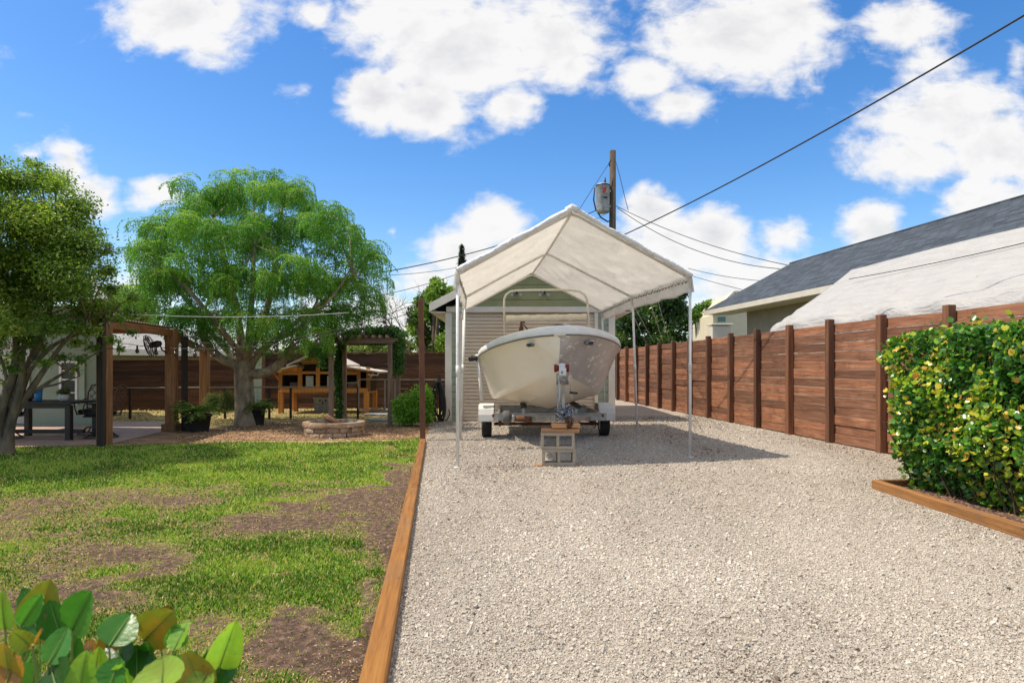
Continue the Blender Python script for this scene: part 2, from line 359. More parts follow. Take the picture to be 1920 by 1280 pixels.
def shingles(name, a, b, axis=0):
    m, N, L, bs = newmat(name)
    br = N.new('ShaderNodeTexBrick'); tc = N.new('ShaderNodeTexCoord'); sp = N.new('ShaderNodeSeparateXYZ'); cb = N.new('ShaderNodeCombineXYZ')
    L.new(tc.outputs['Object'], sp.inputs[0]); L.new(sp.outputs[1 if axis == 0 else 0], cb.inputs[0])
    k = N.new('ShaderNodeMath'); k.operation = 'MULTIPLY'; k.inputs[1].default_value = 1.75; L.new(sp.outputs[2], k.inputs[0]); L.new(k.outputs[0], cb.inputs[1])
    L.new(cb.outputs[0], br.inputs[0]); br.inputs['Scale'].default_value = 1; br.inputs['Brick Width'].default_value = .32; br.inputs['Row Height'].default_value = .15
    br.inputs['Mortar Size'].default_value = .012; br.inputs['Color1'].default_value = (*a, 1); br.inputs['Color2'].default_value = (*b, 1); br.inputs['Mortar'].default_value = (*[x*.35 for x in a], 1)
    br.inputs['Bias'].default_value = 0; br.offset = .5
    col = mixc(N, L, ramp(N, L, noise(N, L, coords(N, L, (1,1,1)), 30, 4), [(.4, (0,0,0)), (.7, (.5,.5,.5))]), br.outputs[0], tuple(x*1.5 for x in b))
    L.new(col, bs.inputs['Base Color']); bs.inputs['Roughness'].default_value = .9; bump(N, L, bs, br.outputs['Fac'], -.5, .02); return m
M['shingle'] = shingles('blue_grey_shingles', (.014,.02,.03), (.06,.08,.108))
M['shingle_light'] = shingles('light_grey_shingles', (.2,.2,.2), (.28,.28,.28), 1)

def groundmats():
    # crushed stone: the bed under the loose stones
    m, N, L, bs = newmat('gravel_bed'); v = coords(N, L)
    def vor(sc, off=0):
        t = N.new('ShaderNodeTexVoronoi'); t.inputs['Scale'].default_value = sc; L.new(v, t.inputs[0]); return t
    a = vor(62); b = vor(38)
    ca = ramp(N, L, a.outputs['Color'], [(0, (.26,.215,.18)), (.2, (.41,.36,.305)), (.5, (.53,.47,.405)), (1, (.65,.58,.51))])
    edge = ramp(N, L, a.outputs['Distance'], [(.3, (1,1,1)), (.7, (.5,.46,.42))])
    col = mixc(N, L, 1.0, ca, edge, 'MULTIPLY')
    big = ramp(N, L, noise(N, L, v, .55, 6, .65), [(.3, (.84,.82,.8)), (.65, (1.05,1.04,1.03))])
    col = mixc(N, L, 1.0, col, big, 'MULTIPLY')
    L.new(col, bs.inputs['Base Color']); bs.inputs['Roughness'].default_value = .95
    ad = N.new('ShaderNodeMath'); L.new(a.outputs['Distance'], ad.inputs[0]); L.new(b.outputs['Distance'], ad.inputs[1])
    bump(N, L, bs, ad.outputs[0], -1.0, .012); M['gravel'] = m
    M['stone'] = leafmat('gravel_stone', [(0, (.13,.10,.08)), (.1, (.29,.24,.195)), (.35, (.43,.388,.33)), (.8, (.53,.485,.418)), (1, (.70,.65,.57))], 0, .95, .2)
    # lawn soil
    m, N, L, bs = newmat('lawn_soil'); v = coords(N, L)
    n1 = noise(N, L, v, 26, 7, .7); n2 = noise(N, L, v, 2.3, 5, .6)
    soil = ramp(N, L, n1, [(.3, (.04,.024,.017)), (.48, (.135,.08,.055)), (.62, (.28,.175,.125)), (.75, (.46,.35,.26))])
    dry = ramp(N, L, n1, [(.3, (.11,.08,.04)), (.52, (.28,.195,.105)), (.7, (.48,.37,.22))])
    grs = ramp(N, L, n1, [(.3, (.10,.13,.02)), (.55, (.25,.28,.05)), (.75, (.42,.4,.12))])
    at = N.new('ShaderNodeAttribute'); at.attribute_name = 'rnd'
    s1 = ramp(N, L, at.outputs['Fac'], [(.08, (0,0,0)), (.42, (1,1,1))]); s2 = ramp(N, L, at.outputs['Fac'], [(.4, (0,0,0)), (.75, (1,1,1))])
    col = mixc(N, L, s2, mixc(N, L, s1, soil, dry), grs)
    L.new(col, bs.inputs['Base Color']); bs.inputs['Roughness'].default_value = 1; bump(N, L, bs, n1, 1.0, .05); M['lawn'] = m
    # mulch, litter
    def chips(name, st, sc, dark):
        m, N, L, bs = newmat(name); v = coords(N, L, (1, 1.5, 1)); t = N.new('ShaderNodeTexVoronoi'); t.inputs['Scale'].default_value = sc; L.new(v, t.inputs[0])
        c = ramp(N, L, t.outputs['Color'], st); d = ramp(N, L, noise(N, L, v, 1.3, 5, .6), [(.38, dark), (.6, (1.1,1.1,1.1))])
        L.new(mixc(N, L, 1.0, c, d, 'MULTIPLY'), bs.inputs['Base Color']); bs.inputs['Roughness'].default_value = 1
        bump(N, L, bs, t.outputs['Distance'], -1, .02); return m
    M['mulch'] = chips('bark_mulch', [(0, (.09,.05,.03)), (.4, (.26,.15,.08)), (.8, (.46,.3,.17)), (1, (.62,.46,.3))], 45, (.55,.5,.48))
    M['litter'] = chips('leaf_litter', [(0, (.16,.12,.05)), (.35, (.34,.26,.11)), (.7, (.52,.42,.2)), (1, (.32,.36,.1))], 30, (.6,.62,.5))
    M['redmulch'] = chips('hedge_mulch', [(0, (.05,.03,.027)), (.5, (.15,.085,.07)), (1, (.38,.27,.23))], 60, (.7,.7,.7))
    M['chip'] = leafmat('mulch_chip', [(0, (.09,.05,.03)), (.5, (.32,.18,.09)), (.85, (.52,.36,.2)), (1, (.68,.57,.44))], 0, .95, .2)
    M['litterleaf'] = leafmat('fallen_leaf', [(0, (.13,.08,.03)), (.5, (.34,.24,.09)), (.85, (.5,.38,.17)), (1, (.22,.28,.07))], .1, .9, .2)
    m, N, L, bs = newmat('patio_pavers'); br = N.new('ShaderNodeTexBrick'); L.new(coords(N, L), br.inputs[0])
    br.inputs['Scale'].default_value = 1; br.inputs['Brick Width'].default_value = .3; br.inputs['Row Height'].default_value = .15; br.inputs['Mortar Size'].default_value = .007
    br.inputs['Color1'].default_value = (.45,.27,.19,1); br.inputs['Color2'].default_value = (.33,.28,.29,1); br.inputs['Mortar'].default_value = (.07,.06,.05,1)
    col = mixc(N, L, .5, br.outputs[0], ramp(N, L, noise(N, L, coords(N, L), 4, 6), [(.3,(.36,.25,.19)), (.7,(.7,.5,.37))]))
    L.new(col, bs.inputs['Base Color']); bs.inputs['Roughness'].default_value = .75; bump(N, L, bs, br.outputs['Fac'], -.6, .01); M['paver'] = m
    M['terrain'] = simple('far_ground', (.16,.17,.08), 1, 0, .2, .7, (.1,.1,.05))
groundmats()
def stonewall():
    m, N, L, bs = newmat('fire_pit_stone'); v = coords(N, L, (1,1,1), 9.0); at = N.new('ShaderNodeAttribute'); at.attribute_name = 'rnd'
    c = ramp(N, L, at.outputs['Fac'], [(0, (.34,.22,.15)), (.5, (.48,.34,.24)), (1, (.56,.45,.33))])
    d = ramp(N, L, noise(N, L, v, 9, 7, .7), [(.3, (.35,.3,.26)), (.55, (1,1,1))])
    L.new(mixc(N, L, 1.0, c, d, 'MULTIPLY'), bs.inputs['Base Color']); bs.inputs['Roughness'].default_value = .95; bump(N, L, bs, noise(N, L, v, 25, 6, .7), 1, .02); M['pit'] = m
stonewall()
# ---------------------------------------------------------------- ground
def vnoise(x, y, seed=0):
    xi = np.floor(x).astype(int); yi = np.floor(y).astype(int); fx = x-xi; fy = y-yi
    fx = fx*fx*(3-2*fx); fy = fy*fy*(3-2*fy)
    def h(a, b): 
        n = (a*374761393 + b*668265263 + seed*1442695041) & 0xffffffff
        n = ((n ^ (n >> 13))*1274126177) & 0xffffffff; return ((n ^ (n >> 16)) & 0xffff)/65535.0
    return (h(xi,yi)*(1-fx)+h(xi+1,yi)*fx)*(1-fy)+(h(xi,yi+1)*(1-fx)+h(xi+1,yi+1)*fx)*fy
def fbm(x, y, seed=0, o=4):
    s = 0; a = .5; t = 0
    for i in range(o): s = s+a*vnoise(x*2**i, y*2**i, seed+i); t += a; a *= .55
    return s/t
def sheet(name, poly, z, mat, kind='structure'):
    V = [(p[0], p[1], z) for p in poly]
    me = bpy.data.meshes.new(name); me.from_pydata(V, [], [tuple(range(len(V)))]); me.materials.append(mat)
    import bmesh
    bm = bmesh.new(); bm.from_mesh(me); bmesh.ops.triangulate(bm, faces=bm.faces); bmesh.ops.recalc_face_normals(bm, faces=bm.faces)
    if sum(f.normal.z for f in bm.faces) < 0: bmesh.ops.reverse_faces(bm, faces=bm.faces)
    bm.to_mesh(me); bm.free()
    o = bpy.data.objects.new(name, me); link(o, None, (0,0,0)); return tag(o, kind=kind)
def edgeX(Y): return -.506-(Y-2.4)*.1151           # centre of the long edging timber
sheet('ground', [(-900,-300),(900,-300),(900,900),(-900,900)], -.02, M['terrain'])
sheet('yard_ground', [(-22,8.5),(-1.2,8.5),(-1.5,13.9),(-1.5,40),(-22,40)], 0, M['litter'])
fenceX = lambda Y: 5.73-.081*Y
sheet('gravel_driveway', [(edgeX(-3),-3),(6.2,-3),(fenceX(4.),4.),(fenceX(24),24),(-1.0,24),(-1.5,13.9),(edgeX(12)+.1,12),(edgeX(10),10)], .004, M['gravel'])
bx = [(0,842),(150,843),(300,838),(450,832.5),(600,834.5),(700,832),(792,824)]
lawnedge = [G(*p) for p in bx]
def lawn_far(x):   # the lawn's far edge, Y as a function of x
    return np.interp(x, [-14]+[p.x for p in lawnedge], [9.0]+[p.y for p in lawnedge])
mul = [G(-30,840), G(200,838), G(420,826), G(792,823), (-1.45,11.2,0), (-1.5,13.0,0)]+[G(*p) for p in ((740,796),(600,786),(500,792),(430,800),(330,806))]
sheet('mulch_bed', [(p[0],p[1]) for p in mul], .006, M['mulch'])
sheet('patio', [(p[0],p[1]) for p in [G(-40,843),G(45,840),G(200,834),G(335,803),G(310,790),G(0,790),G(-300,790),G(-300,843)]], .012, M['paver'])
sheet('hedge_bed', [(3.46,-2),(6.1,-2),(5.25,6.2),(3.46,6.2)], .02, M['redmulch'])
def px_ell(X, Y, px, py, rx, ry):
    sx = 960+X/Y*F; sy = HY+CH*F/Y; return np.sqrt(((sx-px)/rx)**2+((sy-py)/ry)**2)
def cover(X, Y):
    """how much grass grows at a point of the lawn, 0..1"""
    n = fbm(X*1.3+5, Y*1.3, 3, 5); n2 = fbm(X*4+1, Y*6+3, 9, 5)
    sy = HY+CH*F/Y
    c = .77+(n-.5)*1.0+(n2-.5)*1.3
    c = c+np.clip((925-sy)/40, 0, 1)*.45-np.clip((sy-905)/60, 0, 1)*.2
    def hole(px, py, rx, ry, a): return a*np.clip(1.25-px_ell(X, Y, px, py, rx, ry)+(n2-.5)*3.0, 0, 1)
    for h in ((670,940,120,36,1.1),(570,985,110,36,.7),(755,900,45,60,1.2),(715,985,40,60,1.0),(690,1110,18,90,.8),(480,1000,100,22,.5),(140,945,210,24,.22),(60,1010,170,34,.22),(330,940,120,16,.35),(250,1045,200,22,.45),(60,1065,90,20,.3),(560,1220,130,60,1.3),(420,1190,60,26,.4),
              (730,1060,18,200,.8),(640,1270,90,50,.9),(330,1075,70,30,.4),(300,960,90,25,.3),(200,1130,130,30,.35),(560,1150,60,14,.35),(700,1180,30,60,.4),(330,1180,120,60,.25)): c = c-hole(*h)
    for h in ((520,1085,220,58,.7),(620,1080,110,55,.4),(350,975,60,18,.3),(250,965,60,18,.4),(420,1250,60,30,.35),(590,1280,100,20,.3),(300,1120,90,45,.15)): c = c+hole(*h)
    return np.clip(c, 0, 1)
def make_lawn():
    xs = np.arange(-14, -.3, .06); ys = np.arange(1.0, 10.6, .06)
    X, Y = np.meshgrid(xs, ys); 
    right = edgeX(Y)+.02; Xc = np.minimum(X, right); Yc = np.minimum(Y, lawn_far(Xc)+.05*(vnoise(Xc*4, Xc*0, 4)-.5)+.02)
    Z = .012+.035*(fbm(Xc*1.7, Yc*1.7, 21, 3)-.5)+.015
    V = np.stack([Xc, Yc, Z], -1).reshape(-1, 3); C = cover(Xc, np.maximum(Yc, 1.2)).ravel()
    h, w = X.shape; i = np.arange((h-1)*w).reshape(h-1, w)[:, :-1].ravel(); Fc = np.stack([i, i+1, i+w+1, i+w], -1)
    a = V[Fc]; ar = np.linalg.norm(np.cross(a[:,2]-a[:,0], a[:,3]-a[:,1]), axis=1); Fc = Fc[ar > 1e-4]
    tag(npmesh('lawn_ground', V, Fc, M['lawn'], None, C, True), kind='structure')
make_lawn()
def frames(n, up, spread, rs):
    """random orthonormal frames whose z axis is up +- spread; up (n,3)"""
    z = up+rs.normal(size=(n,3))*spread; z /= np.linalg.norm(z, axis=1, keepdims=True)
    a = rs.normal(size=(n,3)); x = a-z*(a*z).sum(1, keepdims=True); x /= np.linalg.norm(x, axis=1, keepdims=True)
    return x, np.cross(z, x), z
def scatter(name, T, TF, pos, x, y, z, sc, mat, parent=None, rnd=None, smooth=False):
    """one mesh of a template T copied to every position"""
    n = len(pos); T = np.asarray(T, dtype=np.float32); sc = np.asarray(sc); 
    if sc.ndim == 1: sc = sc[:, None]*np.ones(3)
    V = pos[:, None, :]+T[None, :, 0, None]*x[:, None, :]*sc[:, None, 0:1]+T[None, :, 1, None]*y[:, None, :]*sc[:, None, 1:2]+T[None, :, 2, None]*z[:, None, :]*sc[:, None, 2:3]
    TF = np.asarray(TF); Fc = (TF[None]+(np.arange(n)*len(T))[:, None, None]).reshape(-1, TF.shape[1])
    if rnd is None: rnd = rng.random(n)
    return npmesh(name, V.reshape(-1, 3), Fc, mat, parent, np.repeat(rnd, len(T)), smooth)
UP = np.array([0, 0, 1.0])
LEAF = ([(0,0,0),(.28,.3,.06),(.28,-.3,.06),(.6,.34,.05),(.6,-.34,.05),(1,0,-.06),(.3,0,-.02),(.65,0,-.03)],
        [(0,6,1,1),(0,2,6,6),(6,7,3,1),(6,2,4,7),(7,5,3,3),(7,4,5,5)])
LEAFQ = ([(0,0,0),(.5,.3,.05),(1,0,-.04),(.5,-.3,.05)], [(0,3,2,1)])
OVAL = ([(0,0,0),(.22,.26,.06),(.22,0,-.01),(.22,-.26,.06),(.5,.37,.08),(.5,0,-.01),(.5,-.37,.08),(.8,.31,.06),(.8,0,0),(.8,-.31,.06),(.97,.1,.01),(.97,-.1,.01)],
        [(0,2,1,1),(0,3,2,2),(2,5,4,1),(2,3,6,5),(5,8,7,4),(5,6,9,8),(8,11,10,7),(8,9,11,11)])
def gravel_stones():
    rs = np.random.default_rng(5)
    # density falls with distance, stone size grows a little
    N = 560000; u = rs.random(N); Y = 2.15*(15.5/2.15)**u; X = rs.uniform(-.9, .9, N)*Y*.0+rs.random(N)
    lo = np.maximum(edgeX(Y)+.06, -0.9*Y); hi = np.minimum(np.minimum(.86*Y, np.where(Y < 6.2, 3.40, 9)), fenceX(Y)-.06)
    X = lo+(hi-lo)*X
    keep = rs.random(N) < (hi-lo)/(1.5*Y)*1.15; X, Y = X[keep], Y[keep]; n = len(X)
    s = rs.lognormal(-5.58, .42, n)*(.80+.11*Y)*(.75+.55*fbm(X*.9+4, Y*.5, 51, 4)); s = np.clip(s, .0035, .022)*(1+np.clip((Y-8)/8,0,1)*.3); k2 = ~((Y > 13.9) & (X < 2.25)); X, Y, s = X[k2], Y[k2], s[k2]; n = len(X)
    # cube-ish lump with 8 irregular corners: two templates mirrored at random
    T = np.array([(-1,-.8,-.8),(.9,-1,-.9),(1,.8,-.8),(-.8,1,-.7),(-.7,-.7,.7),(.6,-.8,1),(.8,.7,.6),(-.6,.6,.9)])*.62
    TF = [(0,3,2,1),(4,5,6,7),(0,1,5,4),(1,2,6,5),(2,3,7,6),(3,0,4,7)]
    x, y, z = frames(n, np.tile(UP, (n,1)), .9, rs); sc = s[:, None]*rs.uniform(.55, 1.25, (n,3))
    pos = np.stack([X, Y, .004+s*rs.uniform(.05, .6, n)], -1)
    dirt = fbm(X*1.1+2, Y*.55+7, 61, 4); trk = np.exp(-((X-.35-.02*Y)/.3)**2)+np.exp(-((X-1.95-.0*Y)/.3)**2)
    keep = rs.random(n) > np.clip((dirt-.5)*1.6, 0, .45)*.6+trk*.18; r = np.clip(rs.normal(.5, .2, n)-(dirt-.5)*.9+trk*.10, 0, 1)
    X, Y, s, r = X[keep], Y[keep], s[keep], r[keep]; n = len(X); x, y, z = frames(n, np.tile(UP, (n,1)), .9, rs); sc = s[:, None]*rs.uniform(.5, 1.3, (n,3)); pos = np.stack([X, Y, .004+s*rs.uniform(.05, .6, n)], -1)
    tag(scatter('gravel_stones', T, TF, pos, x, y, z, sc, M['stone'], None, r), kind='stuff')
gravel_stones()
M['grass'] = leafmat('grass_blade', [(0, (.055,.115,.014)), (.35, (.175,.33,.038)), (.62, (.38,.55,.08)), (.74, (.44,.46,.08)), (.84, (.55,.42,.15)), (1, (.72,.56,.3))], .3, .6, .3)
def make_grass():
    rs = np.random.default_rng(8)
    N = 760000; Y = 1.6*(10.4/1.6)**rs.random(N); lo = np.maximum(-.95*Y-.5, -11); hi = edgeX(Y)-.06
    X = lo+(hi-lo)*rs.random(N); keep = (Y < lawn_far(X)+rs.normal(0, .04, N)) & (rs.random(N) < np.minimum((hi-lo)/(.85*Y), 1))
    X, Y = X[keep], Y[keep]; c = cover(X, Y); k = rs.random(len(X)) < (.13+.87*np.clip(c*1.1-.06, 0, 1)**1.2)
    X, Y, c = X[k], Y[k], c[k]; n = len(X)
    far = np.clip((Y-2)/7, 0, 1)
    L = rs.uniform(.010, .028, n)*(.5+.6*c)*(1+.45*far); Wd = rs.uniform(.004, .0085, n)*(1+1.5*far)
    x, y, z = frames(n, np.tile(UP, (n,1)), 1.05, rs); z[:,2] = np.abs(z[:,2])+.12
    # blade runs along z (mostly up, often leaning far over), width along x
    T = [(-1,0,0),(1,0,0),(.8,.12,.5),(-.8,.12,.5),(.15,.45,1),(-.15,.45,1)]
    TF = [(0,1,2,3),(3,2,4,5)]
    sc = np.stack([Wd*.5, L*.9, L], -1); Z = .02+.035*(fbm(X*1.7, Y*1.7, 21, 3)-.5)
    dry = rs.random(n) < (.14+.9*np.clip(.62-c, 0, 1)); patch = fbm(X*2.2+9, Y*2.2, 33, 3)
    r = np.where(dry, rs.uniform(.76, 1, n), np.clip((patch-.5)*1.0+rs.uniform(-.12, .72, n), 0, .72))
    tag(scatter('grass', T, TF, np.stack([X, Y, Z], -1), x, y, z, sc, M['grass'], None, r), kind='stuff')
    # clippings and bark crumbs on the bare soil
    n = 16000; Y = 2*(9.5/2)**rs.random(n); lo = np.maximum(-.82*Y, -9); X = lo+(edgeX(Y)-.05-lo)*rs.random(n)
    x, y, z = frames(n, np.tile(UP, (n,1)), .35, rs); c = cover(X, Y); k = (Y < lawn_far(X)) & (c < .62); s = rs.uniform(.006, .02, n)
    sc = np.stack([s, s*rs.uniform(.2, .7, n), s], -1)
    tag(scatter('soil_crumbs', LEAFQ[0], LEAFQ[1], np.stack([X, Y, np.full(n, .03)], -1)[k], x[k], y[k], z[k], sc[k], M['chip'], None, rs.random(n)[k]), kind='stuff')
make_grass()
def make_litter():
    rs = np.random.default_rng(9)
    n = 26000; px = rs.uniform(-60, 800, n); py = rs.uniform(765, 838, n); Y = F*CH/(py-HY); X = (px-960)/F*Y
    k = (Y > lawn_far(X)+.02) & (X < edgeX(np.minimum(Y, 11))-.0) & ~((px < 330) & (py > 792)); X, Y, py = X[k], Y[k], py[k]; n = len(X)
    x, y, z = frames(n, np.tile(UP, (n,1)), .35, rs); s = rs.uniform(.015, .045, n)*(Y/12)
    m = py > 797
    for nm, kk, mt in (('mulch_chips', m, 'chip'), ('fallen_leaves', ~m, 'litterleaf')):
        tag(scatter(nm, LEAFQ[0], LEAFQ[1], np.stack([X, Y, np.full(n, .015)], -1)[kk], x[kk], y[kk], z[kk], s[kk], M[mt], None, rs.random(n)[kk]), kind='stuff')
    n = 5200; X = rs.uniform(3.5, 4.4, n); Y = rs.uniform(3.6, 6.2, n); x, y, z = frames(n, np.tile(UP, (n,1)), .3, rs); s = rs.uniform(.012, .035, n)
    tag(scatter('hedge_mulch_chips', LEAFQ[0], LEAFQ[1], np.stack([X, Y, np.full(n, .028)], -1), x, y, z, np.stack([s, s*.5, s], -1), M['chip'], None, rs.random(n)*.8), kind='stuff')
    n = 60; X = rs.uniform(-.2, 3.6, n); Y = rs.uniform(2.4, 8, n); X = np.where(X < 1.0, X*.8+.4, X); x, y, z = frames(n, np.tile(UP, (n,1)), .3, rs); s = rs.uniform(.008, .03, n)
    o = scatter('dry_leaves', LEAF[0], LEAF[1], np.stack([X, Y, np.full(n, .018)], -1), x, y, z, s, M['chip'], None, rs.random(n)*.6); tag(o, kind='stuff')
make_litter()

# ---------------------------------------------------------------- timber edging
def timber(a, b, w, h, label, group):
    t = MB(); a = Vector(a); b = Vector(b)
    mid = (a+b)/2; t.beam(a+Vector((0,0,h/2)), b+Vector((0,0,h/2)), w, h, .008)
    o = t.build('edging_timber', M['timber' if a.x < 1 else 'timber2'], None, mid*1.0); tag(o, label, 'timber edging', group)
    if group: pass
    return o
Ye = 5.9
timber((edgeX(.2),.2,0), (edgeX(Ye),Ye,0), .095, .058, 'near length of the orange timber edging between lawn and gravel', 'timbers edging the lawn')
timber((edgeX(Ye+.006),Ye+.006,0), (edgeX(10.05),10.05,0), .092, .054, 'far length of the orange timber edging, ending at the rusty red post', 'timbers edging the lawn')
timber((3.46,1.0,0), (3.46,6.15,0), .07, .09, 'orange timber board along the foot of the clipped hedge', 'timbers edging the hedge bed')
timber((3.5,6.165,0), (4.4,6.24,0), .045, .085, 'short timber board across the far end of the hedge bed', 'timbers edging the hedge bed')

# ---------------------------------------------------------------- right fence
def right_fence():
    t = thing('board_fence', (fenceX(12), 12, 0), 'long reddish brown fence of horizontal boards along the right side of the gravel', 'fence')
    Ys = [7.5+1.21*k for k in range(-3, 14)]
    dv = Vector((-.081, 1, 0)).normalized(); nv = Vector((-1, -.081, 0)).normalized()
    rot = Matrix.Rotation(math.atan(.081), 3, 'Z')
    for i, Y in enumerate(Ys):
        h = 1.88+random.uniform(-.015, .02); p = Vector((fenceX(Y), Y, 0))+nv*.045
        MB().box((p.x, p.y, h/2-.05), (.1, .1, h+.1), rot, .006).build('post', M['fence_post'], t)
        if i == len(Ys)-1: break
        mb = MB(); a = Vector((fenceX(Y), Y, 0)); b = Vector((fenceX(Ys[i+1]), Ys[i+1], 0)); z = .0; nb = 13
        for k in range(nb):
            bh = .1345+random.uniform(-.006, .003); zc = .015+k*.1395+bh/2; o = nv*(-.025+random.uniform(-.009, .009)); tl = random.uniform(-.005, .005)
            mb.beam(a+o+Vector((0,0,zc-tl)), b+o+Vector((0,0,zc+tl)), .022, bh, .003)
        mb.build('board_panel', M['fence'], t)
    # pale slats of light show between the boards: a second row of boards behind keeps the gaps narrow
right_fence()
def back_fence():
    def run(x0, x1, Y, h, n, label, loc):
        t = thing('back_fence', loc, label, 'fence', 'dark fences behind the yard')
        st = (x1-x0)/n
        for i in range(n):
            mb = MB(); nb = int(round(h/.14))
            for k in range(nb):
                mb.box((x0+(i+.5)*st, Y+random.uniform(-.008,.008), k*h/nb+h/nb/2), (st-.004, .025, h/nb-random.uniform(-.001, .004)), None, .003)
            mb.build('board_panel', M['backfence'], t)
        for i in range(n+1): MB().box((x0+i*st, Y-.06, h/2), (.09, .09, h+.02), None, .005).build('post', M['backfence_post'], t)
        MB().box(((x0+x1)/2, Y-.0, h+.03), (x1-x0+.1, .16, .03), None, .004).build('cap_board', M['backfence_post'], t)
    run(-11.6, -7.1, 17.6, 1.36, 2, 'dark brown board fence behind the pergola and the tree trunk, left section', (-9, 17.6, 0))
    run(-7.05, -1.55, 18.4, 1.56, 3, 'dark brown board fence behind the wooden coop and the vine arch', (-4.5, 18.4, 0))
back_fence()

# ---------------------------------------------------------------- garage
def lap(mb, x0, x1, z0, z1, Y, pitch, depth=.012, tri=None):
    z = z0
    while z < z1-.01:
        ze = min(z+pitch, z1); a, b, c, d = x0, x1, x0, x1
        if tri: a, b = tri(z); c, d = tri(ze)
        if b > a:
            g = .012; mb.add([(a,Y-depth,z),(b,Y-depth,z),(d,Y-.004,ze-g),(c,Y-.004,ze-g),(a,Y+.012,z-.0),(b,Y+.012,z),(c,Y+.012,ze-g*.6),(d,Y+.012,ze-g*.6),(d,Y+.012,ze),(c,Y+.012,ze)], [(0,1,2,3),(4,5,1,0),(3,2,7,6),(6,7,8,9)], False, .5)
        z = ze
def garage():
    gx0, gx1, Y0, Y1, H = -1.435, 2.23, 14.0, 19.5, 2.42; xc = .3975; sl = .52
    t = thing('garage', (xc, Y0, 0), 'narrow green garage with tan roll up door behind the boat canopy', 'garage')
    zt = lambda x: H+.06+(gx1-xc-abs(x-xc))*sl
    mb = MB(); mb.box((gx0+.03, (Y0+Y1)/2, H/2), (.06, Y1-Y0-.05, H)); mb.box((gx1-.03, (Y0+Y1)/2, H/2), (.06, Y1-Y0-.05, H)); mb.box((xc, Y1-.03, H/2), (gx1-gx0-.13, .06, H))
    mb.build('wall', M['sage_side'], t)
    for u0, u1 in ((gx0+.12, -1.13), (1.86, gx1-.13)): fw = MB(); lap(fw, u0, u1, 0, 2.42, Y0, .16); fw.build('front_siding', M['sage_side'], t)
    gb = MB(); tri = lambda z: (gx0+.0+(z-H)/sl, gx1-(z-H)/sl)
    lap(gb, 0, 0, 2.48, H+.95, Y0+.01, .16, .014, tri); gb.build('gable_siding', M['green_side'], t)
    dr = MB(); lap(dr, -1.07, 1.79, 0.02, 2.33, Y0+.045, .0775, .022); dr.build('roll_up_door', M['tan_side'], t)
    MB().box((.36, Y0+.085, 1.2), (3.0, .02, 2.4)).build('door_backing', M['tan_side'], t)
    for x, w in ((-1.1,.075),(1.825,.075)): MB().box((x, Y0-.01, 1.175), (w, .06, 2.35), None, .004).build('door_jamb', M['trim'], t)
    MB().box((xc, Y0-.02, 2.42), (gx1-gx0-.02, .05, .12), None, .004).build('header_board', M['trim'], t)
    for x in (gx0+.06, gx1-.07): MB().box((x, Y0-.022, 1.17), (.14, .06, 2.36), None, .004).build('corner_board', M['trim'], t)
    # roof planes, fascia, soffit
    ov = .3; yr0 = Y0-.32
    rf = MB(); fa = MB()
    for s in (-1, 1):
        xe = xc+s*(gx1-xc+ov); ze = 2.47; xr = xc; zr = ze+(gx1-xc+ov)*sl
        rf.add([(xe,yr0,ze),(xr,yr0,zr),(xr,Y1+.2,zr),(xe,Y1+.2,ze),(xe,yr0,ze+.05),(xr,yr0,zr+.05),(xr,Y1+.2,zr+.05),(xe,Y1+.2,ze+.05)],
               [(0,1,2,3),(7,6,5,4),(0,4,5,1),(1,5,6,2),(2,6,7,3),(3,7,4,0)])
        fa.add([(xe,yr0-.025,ze-.12),(xr,yr0-.025,zr-.12),(xr,yr0-.025,zr+.06),(xe,yr0-.025,ze+.06),(xe,yr0,ze-.12),(xr,yr0,zr-.12),(xr,yr0,zr+.06),(xe,yr0,ze+.06)],
               [(0,1,2,3),(7,6,5,4),(0,4,5,1),(1,5,6,2),(2,6,7,3),(3,7,4,0)])
        xg = xe-s*.02
        MB().box((xe-s*.16, (yr0+Y1)/2+.03, ze-.13), (.3, Y1-yr0, .015)).build('soffit', M['trim'], t); fa.box((xe+s*.012, (yr0+Y1)/2+.02, ze-.04), (.02, Y1-yr0+.04, .17))
    rf.build('roof', M['shingle'], t); fa.build('fascia', M['trim'], t)
    # twin flood lights on the gable
    for x in (.09, .69):
        z = CH+(HY-549)/F*(Y0-.0)
        m = MB(); m.lathe([(.0,0),(.055,0),(.055,-.03),(0,-.03)], (x, Y0-.0, z), 16, 'Y'); 
        for s in (-1, 1):
            m.tube([(x+s*.02,Y0-.03,z-.02),(x+s*.08,Y0-.09,z-.05)], .012, 6)
            m.lathe([(.012,.0),(.026,-.03),(.036,-.06),(.032,-.065),(.0,-.06)], (x+s*.09, Y0-.09, z-.06), 14, 'Y')
        f = m.build('flood_light', M['lampgrey'], t)
        MB().box((x+.015, Y0-.06, z+.0), (.045,.05,.07), None, .008).build('sensor', M['black'], f)
garage()

